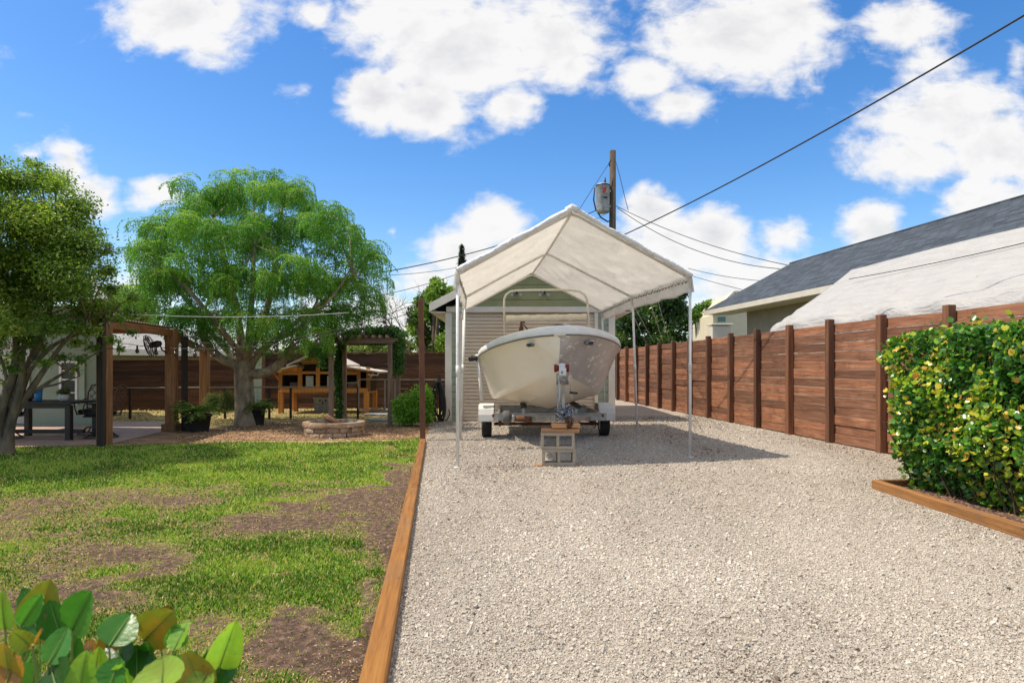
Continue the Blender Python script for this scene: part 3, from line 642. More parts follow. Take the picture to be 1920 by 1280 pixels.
# ---------------------------------------------------------------- canopy
CF = [[Vector((-.627,7.44,2.23)), Vector((.727,7.86,3.05)), Vector((2.286,8.28,2.30))],
      [Vector((-.74,10.28,2.28)), Vector((.55,10.28,2.99)), Vector((1.96,10.5,2.30))],
      [Vector((-.97,12.9,2.28)), Vector((.40,12.9,3.04)), Vector((1.80,12.9,2.28))]]
def canopy():
    t = thing('canopy', (.7, 10.3, 0), 'white tarp boat canopy on thin pipe legs above the boat', 'canopy')
    # the tarp
    ns, nt = 90, 110; V = []; 
    for j in range(nt+1):
        tt = -0.03+2.06*j/nt; k = min(max(int(tt), 0), 1); f = tt-k
        for i in range(ns+1):
            s = -1.13+2.26*i/ns; sa = min(abs(s), 1); side = 0 if s < 0 else 2
            e = CF[k][side].lerp(CF[k+1][side], f); r = CF[k][1].lerp(CF[k+1][1], f)
            p = r.lerp(e, sa); ex = max(abs(s)-1, 0)
            out = (e-r).normalized()
            p = p+Vector((out.x*.25*ex, 0, 0))+Vector((0,0,-1.5*ex)); 
            sg = math.sin(PI*min(max(f,0),1))*math.sin(PI*sa)
            ff = min(max(f,0),1); ph = (ff*(1.6-.9*sa)+sa*.35)*13+vnoise(np.array([s*2.2+9]), np.array([tt*2.0]), 8)[0]*5
            fold = (abs(math.sin(ph))**1.5-.4)*.03*min(1, sg*2.2)*(1.25 if s > 0 else .7)
            fold += (vnoise(np.array([s*9+20+tt*4]), np.array([tt*3.0]), 5)[0]-.5)*.03*min(1,sg*2)
            p.z += .028-.055*sg+fold
            if ex > 0: p.x += .012*math.sin(tt*23+s)+.01*math.sin(tt*51); p.z += -.02*ex*8*(.5+.5*math.sin(tt*17+s*3))
            V.append(p)
    Fc = [(j*(ns+1)+i, j*(ns+1)+i+1, (j+1)*(ns+1)+i+1, (j+1)*(ns+1)+i) for j in range(nt) for i in range(ns)]
    o = npmesh('tarp', [tuple(v) for v in V], Fc, M['tarp'], t, None, True)
    md = o.modifiers.new('thick', 'SOLIDIFY'); md.thickness = .003; md.offset = 0
    # rolled hem along the front edge
    up = Vector((0,0,.03)); mb = MB()
    for a, b in ((CF[0][0], CF[0][1]), (CF[0][1], CF[0][2])):
        pts = []
        for q in range(25):
            f = q/24; p = a.lerp(b, f)+up+Vector((0,-.075,.0)); p.z += .004*math.sin(f*17)+.002*math.sin(f*37); pts.append(p)
        mb.tube(pts, [.030+.004*math.sin(q*.7)+.003*math.sin(q*1.7) for q in range(25)], 8)
    mb.tube([CF[0][1]+up+Vector((-.07,-.075,-.035)), CF[0][1]+up+Vector((0,-.078,.008)), CF[0][1]+up+Vector((.07,-.075,-.035))], .045, 8)
    mb.build('hem', M['white_tarp'], t)
    r = .019
    fr = MB()
    for k in range(3):
        L, T, Rr = CF[k]; fr = MB(); fr.tube([L, L.lerp(T,.5), T.lerp(L,.06)+Vector((0,0,-.01)), T+Vector((0,0,-.03)), T.lerp(Rr,.06)+Vector((0,0,-.01)), Rr], r, 8); fr.build('rafter', M['whitepipe'], t)
    for i in range(3):
        for k in range(2):
            MB().tube([CF[k][i]+Vector((0,0,-.012)), CF[k+1][i]+Vector((0,0,-.012))], r*.95, 8).build('rail', M['whitepipe'], t)
    feet = {(0,0): (-.627,7.44), (0,2): (2.286,8.28), (1,0): (-.83,10.3), (1,2): (2.09,10.75), (2,0): (-1.0,12.92), (2,2): (1.86,12.95)}
    for (k, i), (x, y) in feet.items():
        top = CF[k][i]; q = Vector((x, y, 0))
        mb = MB(); mb.tube([q, top+Vector((0,0,.0))], r, 10); mb.tube([q.lerp(top,.47), q.lerp(top,.53)], r*1.15, 10)
        mb.lathe([(.0,0),(.045,0),(.045,.008),(.0,.008)], (x, y, .006), 12)
        # corner elbow
        mb.tube([q.lerp(top,.95), top+Vector((0,0,.002)), top.lerp(CF[k][1], .05)], r*1.3, 8)
        mb.build('leg', M['whitepipe'], t)
    # bungee balls and grommet cord along the eaves
    for side in (0, 2):
        mb = MB(); pts = []
        for q in range(81):
            f = q/80*2; k = min(int(f), 1); pts.append(CF[k][side].lerp(CF[k+1][side], f-k)+Vector(((.012 if side == 0 else -.012)+random.uniform(-.006,.006), 0, -.02+(.02 if q % 2 else -.022)+random.uniform(-.006,.006))))
        mb.tube(pts, .006, 5)
        mb.build('bungee_cord', M['dirtycord'], t)
M['white_tarp'] = tarp('rolled_tarp', (.84,.84,.84), .05)
M['dirtycord'] = simple('dirty_cord', (.3,.25,.19), .9)
canopy()

# ---------------------------------------------------------------- boat
def Bp(x, y, z):
    a = R(2.2); zz = z+x*math.sin(a); xx = .612-(y-8.15)*.012+x*math.cos(a)-(z-.5)*math.sin(a)*.3
    return Vector((xx, y, zz))
BS = [ # y, keel z, chine half, chine z, sheer half, sheer z
 (8.10,1.52,.00,1.525,.03,1.56),(8.16,1.36,.0,1.365,.17,1.558),(8.26,1.22,.0,1.225,.32,1.552),(8.40,1.10,.0,1.105,.46,1.54),(8.60,.96,.13,1.03,.61,1.515),(8.85,.82,.29,.955,.76,1.485),
 (9.2,.67,.47,.87,.90,1.445),(9.65,.56,.64,.79,1.02,1.40),(10.2,.51,.78,.72,1.09,1.36),(10.9,.50,.88,.67,1.12,1.32),(11.7,.50,.93,.65,1.12,1.29),(12.65,.50,.95,.64,1.08,1.27)]
def bint(y, k):
    ys = [b[0] for b in BS]; return float(np.interp(y, ys, [b[k] for b in BS]))
def boat():
    t = thing('motor_boat', (.6, 10.4, .5), 'white centre console motor boat with grey and cream bow facing the camera', 'boat')
    ys = []
    for a, b in zip(BS[:-1], BS[1:]): ys += list(np.linspace(a[0], b[0], 5)[:-1])
    ys.append(BS[-1][0])
    # smooth the station curves a little
    def sm(y, k): return sum(bint(min(max(y+d, 8.10), 12.65), k)*w for d, w in ((-.12,.2),(0,.6),(.12,.2))) if 8.3 < y < 12.4 else bint(y, k)
    def section(y):
        kz, ch, cz, sh, sz = [sm(y, k) for k in range(1, 6)]
        pts = []
        for f in (0, .33, .66, 1): pts.append((ch*f, kz+(cz-kz)*(f**1.12)))
        pts.append((ch+.018*min(1,ch*4), cz+.004))
        for f in (.14,.3,.45,.6,.75,.88,1):
            fl = f**1.18 if y < 10 else f
            pts.append((ch+.018*min(1,ch*4)+(sh-ch-.018*min(1,ch*4))*(fl*.55+f*.45), cz+(sz-cz)*f))
        return pts
    left = MB(); secs = [section(y) for y in ys]; n = len(secs[0])
    for s in (-1, 1):
        vs = [Bp(s*p[0], y, p[1]) for y, sc in zip(ys, secs) for p in sc]
        fs = [(i*n+j, i*n+j+1, (i+1)*n+j+1, (i+1)*n+j) for i in range(len(ys)-1) for j in range(n-1)]
        left.add(vs, fs, True)
        # (the right topside is grey with cream patches: its own part)
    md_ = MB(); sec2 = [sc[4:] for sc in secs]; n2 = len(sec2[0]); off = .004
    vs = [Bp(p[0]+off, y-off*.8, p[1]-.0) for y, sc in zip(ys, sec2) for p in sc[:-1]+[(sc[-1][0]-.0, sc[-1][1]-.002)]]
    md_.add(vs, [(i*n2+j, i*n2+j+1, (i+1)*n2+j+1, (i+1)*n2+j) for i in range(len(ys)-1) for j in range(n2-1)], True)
    tag(md_.build('topside', M['hull_grey'], t), 'grey bow side with rubbed cream patches')
    tr = secs[-1]; y = ys[-1]; left.add([Bp(-p[0], y, p[1]) for p in tr[::-1]]+[Bp(p[0], y, p[1]) for p in tr], [tuple(range(2*n))])
    hull = left.build('hull', M['hull'], t); 
    md = hull.modifiers.new('weld', 'WELD'); md.merge_threshold = .002
    # spray rails under the hull
    for s in (-1, 1):
        for fr in (.5,):
            mb = MB(); mb.tube([Bp(s*sm(y,2)*fr, y, sm(y,1)+(sm(y,3)-sm(y,1))*fr-.004) for y in np.linspace(9.3, 12.6, 14)], .012, 5); mb.build('spray_rail', M['hull'], t)
    # gunwale cap: an overhanging shoebox rim all round the bow
    cap = MB(); prof = [(.0,-.005),(.022,-.005),(.03,.04),(.02,.10),(-.015,.122),(-.10,.135),(-.2,.145)]
    for s in (-1, 1):
        rows = []
        yy = [8.10, 8.105, 8.12]+list(np.linspace(8.16, 12.65, 46))
        for y in yy:
            sh = sm(y, 4); sz = sm(y, 5); d = .03
            sh2 = sm(min(y+d,12.65), 4); tx = sh2-sh; tl = math.hypot(tx, d); nx, ny = d/tl, -tx/tl
            row = []
            for o, h in prof:
                x = sh+nx*o; 
                row.append(Bp(s*max(x, 0), y+ny*o*(1 if o > 0 else 1), sz+h))
            rows.append(row)
        rows.insert(0, [Bp(0, 8.075-o*1.0 if o > 0 else 8.085-o*.9, BS[0][5]+h) for o, h in prof])
        k = len(prof); cap.add([p for r_ in rows for p in r_], [(i*k+j, i*k+j+1, (i+1)*k+j+1, (i+1)*k+j) for i in range(len(rows)-1) for j in range(k-1)], True)
    cap.build('gunwale', M['gel_cap'], t)
    dk = MB(); yy = np.linspace(8.2, 9.6, 12)
    dk.add([Bp(s*max(sm(y,4)-.15, 0), y, sm(y,5)+.138+(.02 if s == 0 else 0)) for y in yy for s in (-1, 0, 1)], [(i*3+j, i*3+j+1, (i+1)*3+j+1, (i+1)*3+j) for i in range(11) for j in range(2)], True)
    dk.build('foredeck', M['gel_cap'], t)
    ins = MB(); yy = np.linspace(9.6, 12.6, 10)
    ins.add([Bp(s*.9, y, z) for y in yy for s, z in ((-1,1.38),(-.62,.8),(.62,.8),(1,1.38))], [(i*4+j, i*4+j+1, (i+1)*4+j+1, (i+1)*4+j) for i in range(9) for j in range(3)], False)
    ins.build('cockpit_liner', M['gel_cap'], t)
    rr = MB()
    for s in (-1, 1): rr.tube([Bp(s*(sm(y,4)+.024), y-.02, sm(y,5)+.004) for y in [8.11]+list(np.linspace(8.18, 12.6, 40))], .009, 6)
    rr.build('rub_rail', M['greyvinyl'], t)
    # bow navigation lights / hawse plates
    for s, y, w in ((-1,8.32,.055),(1,8.36,.085)):
        sh, sz = sm(y,4), sm(y,5); c = Bp(s*(sh-.0), y-.015, sz-.085); cz = .36
        d = Vector((s*.62,-.78,-.1)).normalized(); side = Vector((0,0,1)).cross(d).normalized(); up = d.cross(side)
        def ring(r1, r2, off):
            return [c+d*off+side*r1*math.cos(a)+up*r2*math.sin(a) for a in np.linspace(0, 2*PI, 20, endpoint=False)]
        m = MB(); m.add(ring(w,.027,-.03)+ring(w,.027,.010)+ring(w*.72,.016,.012)+ring(w*.7,.014,-.02), [(i+20*k, (i+1)%20+20*k, (i+1)%20+20*(k+1), i+20*(k+1)) for k in range(3) for i in range(20)], True)
        o = m.build('hawse_plate', M['chrome'], t)
        m = MB(); m.add(ring(w*.72,.016,.006), [tuple(range(20))]); m.build('opening', M['black'], o)
    # pipe arch above the console, with the pale cross board
    Ya = 11.0
    def A(px, py, Y=Ya): return P(px, py, Y)
    pts = [A(946,636), A(945,570), A(945.5,560), A(949,552), A(957,546.5), A(970,544.5), A(1000,543.8), A(1040,543.2), A(1070,544), A(1086,546), A(1096,553), A(1101,563), A(1102.5,580), A(1106,634)]
    MB().tube(pts, .019, 10).build('pipe_arch', M['cream_pipe'], t)
    mb = MB()
    a, b = A(948,597,Ya-.02), A(1100,594,Ya-.02)
    pr = []
    for q in range(31):
        f = q/30; p = a.lerp(b, f); w = .052+.006*math.sin(q*1.1)+.004*math.sin(q*2.7); pr.append((p, w))
    vs = []
    for p, w in pr: vs += [p+Vector((0,-.02,-w)), p+Vector((0,-.035,0)), p+Vector((0,-.02,w)), p+Vector((0,.02,w)), p+Vector((0,.02,-w))]
    mb.add(vs, [(i*5+j, i*5+(j+1)%5, (i+1)*5+(j+1)%5, (i+1)*5+j) for i in range(30) for j in range(5)]+[tuple(range(5)), tuple(range(150,155))], True)
    mb.build('cross_board', M['chalk'], t)
    # anchor bracket and bow rail stubs on the foredeck
    mb = MB(); Yb = 9.6
    for q in ((972,632),(983,630)): mb.tube([P(q[0],q[1],Yb), P(977,604,Yb)], .012, 6)
    mb.tube([P(977,606,Yb), P(985,612,Yb), P(997,628,Yb)], .01, 6); mb.box(P(978,618,Yb), (.05,.02,.1), None, .004); mb.box(P(980,604,Yb),(.07,.03,.025),None,.004)
    mb.build('anchor_bracket', M['rust'], t)
    MB().tube([P(1040,622,9.1), P(1048,613,9.1), P(1056,608,9.1), P(1066,606,9.1), P(1066,622,9.1)], .008, 6).build('grab_rail', M['whitepipe'], t)
    # console windscreen hidden low behind the bow, outboard at the stern
    MB().box((.6, 11.2, 1.05), (.62,.5,.75), None, .04).build('console', M['gel_cap'], t)
    ob = MB(); ob.box((.58,12.9,1.25),(.34,.5,.5),None,.06); ob.box((.58,12.86,.75),(.14,.24,.7),None,.03); ob.build('outboard_motor', M['blackplastic'], t)
    # bow eye
    m = MB(); c = Bp(0, 8.42, 1.04); m.tube([c+Vector((0,-.0,.03)), c+Vector((0,-.05,.02)), c+Vector((0,-.05,-.02)), c+Vector((0,0,-.03))], .008, 6); m.build('bow_eye', M['chrome'], t)
M['chalk'] = simple('chalky_white', (.92,.87,.78), .6, 0, .05, 9, (.8,.73,.6))
M['greyvinyl'] = simple('grey_vinyl', (.13,.125,.12), .6)
M['cream_pipe'] = simple('cream_pipe', (.9,.89,.8), .35, 0, .06, 9, (.74,.7,.58))
boat()

# ---------------------------------------------------------------- trailer
def trailer():
    t = thing('boat_trailer', (.6, 9.8, 0), 'galvanised boat trailer with white mudguards carrying the boat', 'boat trailer')
    def wheel(x, y, white):
        w = bpy.data.objects.new('wheel', None); link(w, t)
        rr, hw = .215, .078
        prof = [(rr*.55,-hw),(rr*.8,-hw*1.02),(rr*.95,-hw*.9),(rr,-hw*.62)]
        for k in range(5):
            c = -hw*.5+k*hw*.25; prof += [(rr,c-.006),(rr-.008,c-.004),(rr-.008,c+.004),(rr,c+.006)]
        prof += [(rr,hw*.62),(rr*.95,hw*.9),(rr*.8,hw*1.02),(rr*.55,hw)]
        MB().lathe(prof, (x, y, rr), 36, 'X', True, False).build('tyre', M['rubber'], w)
        m = MB(); m.lathe([(rr*.56,-hw*.9),(rr*.5,-hw*.5),(rr*.28,-hw*.3),(rr*.28,-hw*.7),(0,-hw*.7)], (x,y,rr), 20, 'X'); m.lathe([(rr*.56,hw*.9),(rr*.5,hw*.5),(rr*.28,hw*.3),(rr*.28,hw*.7),(0,hw*.7)], (x,y,rr), 20, 'X'); m.build('rim', M['whitepipe'], w)
        return w
    for x, y in ((-.42,10.72),(1.56,10.95)): wheel(x, y, 1)
    # mudguards
    for x, y in ((-.42,10.72),(1.56,10.95)):
        prof = [(-.34,.30),(-.335,.40),(-.30,.49),(-.24,.545),(-.16,.56),(.16,.56),(.24,.545),(.3,.49),(.335,.4),(.34,.3)]
        hw = .125; m = MB()
        vs = [(x+s, y+p[0], p[1]) for s in (-hw, hw) for p in prof]+[(x+s, y+p[0]*.94, p[1]-.012) for s in (-hw+.01, hw-.01) for p in prof]; k = len(prof)
        fs = [(i, i+1, k+i+1, k+i) for i in range(k-1)]+[(2*k+i, 2*k+i+1, 3*k+i+1, 3*k+i) for i in range(k-1)]
        # side skirts
        fs += [(i, i+1, 2*k+i+1, 2*k+i) for i in range(k-1)]+[(k+i, k+i+1, 3*k+i+1, 3*k+i) for i in range(k-1)]
        m.add(vs, fs, False)
        # outer side plate
        so = -1 if x < 0 else 1
        m.prism([(y+p[0], p[1]) for p in prof], x+so*hw-.004, x+so*hw+.004, 'X') if False else None
        for s in (-hw+.004, hw-.004):
            vs = [(x+s, y+p[0], p[1]) for p in prof]+[(x+s, y+p[0]*.82, p[1]-.06) for p in prof]; m.add(vs, [(i, i+1, k+i+1, k+i) for i in range(k-1)])
        o = m.build('mudguard', M['white'], t); md = o.modifiers.new('t', 'SOLIDIFY'); md.thickness = .005
    # frame: cross beams, side rails, axle and a V tongue to the coupler
    Yc = 10.25
    def chan(y, x0, x1, z, h, name='crossbeam'):
        m = MB(); m.box(((x0+x1)/2, y, z), (x1-x0, .008, h)); m.box(((x0+x1)/2, y-.025, z+h/2), (x1-x0, .06, .008)); m.box(((x0+x1)/2, y-.025, z-h/2), (x1-x0, .06, .008)); m.build(name, M['galv'], t)
    chan(Yc, -.28, 1.5, .38, .11); chan(11.6, -.25, 1.42, .40, .09); chan(12.3, -.25, 1.42, .40, .09)
    for x in (-.22, 1.38): MB().box((x, 11.4, .40), (.05, 2.3, .1), None, .004).build('side_rail', M['galv'], t)
    m = MB(); m.beam((-.3,10.85,.215), (1.45,10.9,.215), .05, .05, .004); m.build('axle', M['rust'], t)
    for x in (-.2, 1.36): 
        m = MB()
        for q in range(4): m.beam((x,10.5,.27-.012*q),(x,11.3-.04*q,.27-.012*q), .045, .009)
        m.tube([(x,10.5,.2),(x,10.5,.36)], .01, 6); m.tube([(x,11.3,.2),(x,11.3,.36)], .01, 6); m.build('leaf_spring', M['rust'], t)
    for s in (-1, 1): MB().beam((.6+s*.62,10.2,.36), (.60+s*.03,8.3,.50), .05, .075, .004).build('tongue_beam', M['galv'], t)
    MB().beam((.60,8.6,.5), (.62,7.62,.60), .075, .085, .005).build('tongue', M['galv'], t)
    for s in (-1, 1): 
        m = MB(); m.beam((.6+s*.42,9.9,.56), (.6+s*.42,12.6,.57), .09, .05, .01); m.build('bunk', M['blackplastic'], t)
        for yb in (10.25, 12.0): MB().box((.6+s*.42,yb,.48),(.05,.05,.12)).build('bunk_bracket', M['galv'], t)
    # swivel jack lying sideways, rusty
    m = MB(); a = P(1000,783,8.9); b = P(952,782,9.3); m.tube([P(1000,786,9.2), P(965,784,9.2)], .045, 10); o = m.build('swivel_jack', M['rust'], t)
    m = MB(); m.tube([P(1022,784,9.2), P(1000,785,9.2)], .05, 10); m.tube([P(966,784,9.2), P(957,784,9.2)], .055, 10); m.build('sleeve', M['galv'], o)
    c = P(950,782,9.2); m = MB(); m.lathe([(.03,-.05),(.08,-.055),(.095,-.035),(.095,.035),(.08,.055),(.03,.05)], c, 20, 'X', True); m.build('jack_wheel', M['tyre_grey'], o)
    # winch stand
    Yw = 8.12
    m = MB(); m.beam((.60,8.2,.54), P(1046,700,8.22), .04, .055, .004, (0,-1,0)); m.beam((.65,8.2,.54), P(1056,700,8.2), .04, .055, .004, (0,-1,0)); ws = m.build('winch_post', M['galv'], t)
    m = MB(); q = P(1054,690,8.14)
    m.box(q+Vector((0,.02,0)), (.075,.1,.12), None, .01); m.box(P(1055,697,8.05), (.085,.05,.1), None, .006); m.build('winch_bracket', M['white'], ws)
    m = MB(); q = P(1054,713,8.05); m.box(q, (.10,.1,.09), None, .012); m.lathe([(.0,-.05),(.055,-.05),(.055,-.04),(.03,-.035),(.03,.035),(.055,.04),(.055,.05),(0,.05)], q+Vector((0,-.03,0)), 18, 'X'); m.box(P(1054,698,8.0), (.022,.01,.03), None, .003)
    for s in (-1,1): m.tube([q+Vector((s*.06,-.04,.05)), q+Vector((s*.065,-.05,-.05))], .014, 6)
    m.build('winch', M['winchgrey'], t)
    m = MB(); m.tube([q+Vector((.05,-.05,.01)), P(1066,712,7.95), P(1069,720,7.95), P(1070,735,7.95)], .007, 6); o = m.build('crank_arm', M['galv'], t)
    m = MB(); m.tube([P(1068,735.5,7.95), P(1083,737,7.95)], .014, 8); m.build('crank_grip', M['blackplastic'], o)
    MB().tube([P(1047,700,8.0), P(1049.5,735,7.95), P(1048,766,7.9)], .011, 8).build('safety_rod', M['galv'], t)
    for s in (-1, 1):       # V shaped bow stop rollers
        c = P(1053+s*8, 690, 8.2); m = MB()
        m.lathe([(.012,-.035),(.045 if s < 0 else .03,-.04),(.055 if s < 0 else .03,-.03),(.03 if s < 0 else .055,.03),(.025 if s < 0 else .045,.04),(.012,.04)], c, 16, 'X', True)
        m.build('bow_roller', M['red'], t)
    # coupler under a heap of chain
    cp = P(1060,775,7.65); m = MB(); m.lathe([(.03,-.06),(.055,-.05),(.062,-.01),(.05,.035),(.025,.055),(0,.06)], cp+Vector((0,.06,0)), 20, 'Z'); m.box(cp+Vector((0,.16,0)), (.1,.16,.09), None, .02)
    m.tube([cp+Vector((-.05,.05,.04)), cp+Vector((-.02,.0,.08)), cp+Vector((.05,.0,.06))], .012, 6)
    cpo = m.build('coupler', M['chrome'], t)
    def links(n, gen, r, name, mat, par):
        m = MB()
        for i in range(n):
            c, ax = gen(i); ax = Vector(ax).normalized(); u = ax.cross(Vector((.3,.2,1))).normalized(); v = ax.cross(u)
            k = 10; pts = [c+u*(r*1.5*math.cos(2*PI*j/k))+v*(r*math.sin(2*PI*j/k)) for j in range(k+1)]; m.tube(pts, r*.36, 5, False)
        return m.build(name, mat, par)
    rs = random.Random(3)
    links(80, lambda i: (cp+Vector((rs.gauss(.0,.055), rs.uniform(-.09,.03), rs.gauss(.0,.035)+.01)), (rs.gauss(0,1),rs.gauss(0,1),rs.gauss(0,1))), .017, 'chain', M['chrome'], t)
    links(46, lambda i: (cp+Vector((.035+rs.gauss(0,.028*(1-i/60)), -.1+rs.uniform(-.01,.02), -.05-.17*i/46)), (rs.gauss(0,1),rs.gauss(0,1),rs.gauss(0,1))), .012, 'rusty_chain', M['rust'], t)
    # guide post with roller, left
    m = MB(); m.tube([P(903,752,10.45), P(901,720,10.45), P(895.5,670,10.45)], .028, 10); m.tube([P(895.5,671,10.45), P(894.5,664,10.45)], .034, 10); g = m.build('guide_post', M['whitepipe'], t)
    m = MB(); m.lathe([(.02,-.1),(.05,-.09),(.055,-.05),(.04,0),(.055,.04),(.03,.05)], P(890,671.5,10.45), 14, 'X'); m.build('guide_roller', M['blackplastic'], g)
    for x in (1.44, -.3): MB().box((x, 10.21, .40), (.03,.02,.05), None, .004).build('reflector', M['red'], t)
M['tyre_grey'] = simple('grey_caster', (.12,.115,.1), .8)
M['winchgrey'] = simple('winch_zinc', (.42,.4,.37), .5, .5, .25, 18, (.16,.14,.12))
trailer()

# ---------------------------------------------------------------- blocks under the tongue
def cblock(z, x, yaw, label):
    w, d, h, tk = .392, .20, .19, .034
    t = MB(); 
    # cored block on its side: the two cores face the camera
    r = Matrix.Rotation(yaw, 3, 'Z'); c = Vector((x, 7.53, z))
    cd = .19
    def bx(cx, cz, sx, sz): t.box(c+r@Vector((cx, cd/2, cz)), (sx, cd, sz), r, .004)
    bx(0, tk/2, w, tk); bx(0, h-tk/2, w, tk)
    for q in (-w/2+tk/2, 0, w/2-tk/2): bx(q, h/2, tk, h-2*tk)
    o = t.build('concrete_block', M['concrete'], None, (x, 7.62, z)); tag(o, label, 'concrete block', 'concrete blocks under the trailer tongue'); return o
cblock(.012, .548, R(2), 'lower hollow concrete block, standing on the gravel under the trailer tongue')
cblock(.204, .535, R(-1.5), 'upper hollow concrete block, stacked right below the wooden boards')
def lump(c, d, yaw, label):
    m = MB(); m.box(c, d, Matrix.Rotation(yaw, 3, 'Z'), .005); o = m.build('wood_block', M['lumber'], None, c); tag(o, label, 'wood block', 'wood blocks under the trailer tongue')
lump((.567,7.60,.4175), (.45,.14,.045*1.0+.0), R(-3), 'longer wooden board lying directly on the concrete blocks')
lump((.633,7.62,.4705+.004), (.33,.14,.05), R(2), 'shorter wooden board on top, right beneath the chain covered coupler')
m = MB(); m.box((.53,7.6,.006+.004), (.55,.16,.012), Matrix.Rotation(R(3),3,'Z'), .003); tag(m.build('wood_board', M['lumber'], None, (.53,7.6,0)), 'thin flat board pressed into the gravel under the concrete blocks', 'board')
# ---------------------------------------------------------------- clipped hedge
M['hedgeleaf'] = leafmat('hedge_leaf', [(0, (.03,.11,.016)), (.35, (.075,.23,.03)), (.6, (.15,.37,.04)), (.72, (.33,.48,.045)), (.88, (.62,.60,.06)), (.965, (.72,.46,.07)), (1, (.55,.24,.08))], .28, .28, .6)
M['twig'] = simple('twig_brown', (.1,.07,.045), .9)
def hedge():
    rs = np.random.default_rng(21)
    t = thing('clipped_hedge', (4.3, 4.5, 0), 'boxy clipped hedge with glossy green, yellow and orange leaves beside the driveway', 'hedge')
    x0, x1, y0, y1, h = 3.67, 4.95, 1.6, 6.28, 1.44
    pos = []; nrm = []
    def face(n, f, nv): 
        a, b = rs.random(n), rs.random(n); p = f(a, b); pos.append(p); nrm.append(np.tile(nv, (n,1)))
    den = 2600
    # left face faces the drive, far end face, near end, top
    face(int(den*1.4*(y1-y0)), lambda a, b: np.stack([np.full(len(a), x0), y0+(y1-y0)*a**.8, .06+(h-.06)*b], -1), np.array([-1,0,.25]))
    face(int(den*.9*(x1-x0)*1.0), lambda a, b: np.stack([x0+(x1-x0)*a, np.full(len(a), y1), .06+(h-.06)*b], -1), np.array([0,1,.25]))
    face(int(900*(x1-x0)), lambda a, b: np.stack([x0+(x1-x0)*a, np.full(len(a), y0), .06+(h-.06)*b], -1), np.array([0,-1,.25]))
    face(int(1500*(y1-y0)), lambda a, b: np.stack([x0+(x1-x0)*a**1.6, y0+(y1-y0)*b, np.full(len(a), h)], -1), np.array([0,0,1.]))
    p = np.concatenate(pos); nn = np.concatenate(nrm)
    wav = (fbm(p[:,1]*3.1+p[:,0], p[:,2]*3.3, 5, 4)-.5)*.26
    low = np.clip((.5-p[:,2])/.5, 0, 1)*.30*(nn[:,2] < .9)
    depth = rs.exponential(.045, len(p))-.03
    p = p+nn*(wav-depth-low)[:,None]
    # shoots sticking out beyond the clipped face
    k = rs.random(len(p)) < .03; p[k] += nn[k]*rs.uniform(.02,.09,(k.sum(),1))+np.array([0,0,.03])*k.sum()**0
    n = len(p); x, y, z = frames(n, nn*.65+np.array([0,0,.35]), .55, rs)
    # leaves point up and outward
    d = nn*.5+np.array([0,0,.8])+rs.normal(size=(n,3))*.55; x = d-z*(d*z).sum(1,keepdims=True); x /= np.linalg.norm(x,axis=1,keepdims=True); y = np.cross(z, x)
    s = rs.uniform(.026, .074, n); sc = np.stack([s, s*rs.uniform(.85,1.1,n), s], -1)
    cl = fbm(p[:,1]*4+3, p[:,2]*4+p[:,0]*4, 17, 3); tip = depth < .0
    r = np.clip(rs.beta(2, 3.2, n)*.62+(cl-.5)*.35, 0, .66); yl = rs.random(n) < np.where(tip, .46, .09)*np.clip((cl-.30)*3.4, .12, 1.4)
    r = np.where(yl, rs.uniform(.68, 1.0, n)**1.1, r)
    scatter('foliage', OVAL[0], OVAL[1], p, x, y, z, sc, M['hedgeleaf'], t, r, True)
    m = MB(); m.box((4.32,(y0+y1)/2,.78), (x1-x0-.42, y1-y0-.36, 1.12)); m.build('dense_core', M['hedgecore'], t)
    m = MB(); rr = random.Random(4)
    for i in range(260):
        yy = rr.uniform(y0+.1, y1-.05); xx = rr.uniform(3.72, 3.98); b = Vector((xx+.12, yy, 0)); 
        q = Vector((xx-rr.uniform(.0,.18), yy+rr.uniform(-.2,.2), rr.uniform(.5,1.3))); m.tube([b, b.lerp(q,.5)+Vector((rr.uniform(-.03,.05),rr.uniform(-.05,.05),0)), q], [.009,.006,.003], 4, False)
    m.build('stems', M['twig'], t)
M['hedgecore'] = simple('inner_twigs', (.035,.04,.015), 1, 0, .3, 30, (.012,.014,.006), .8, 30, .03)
hedge()

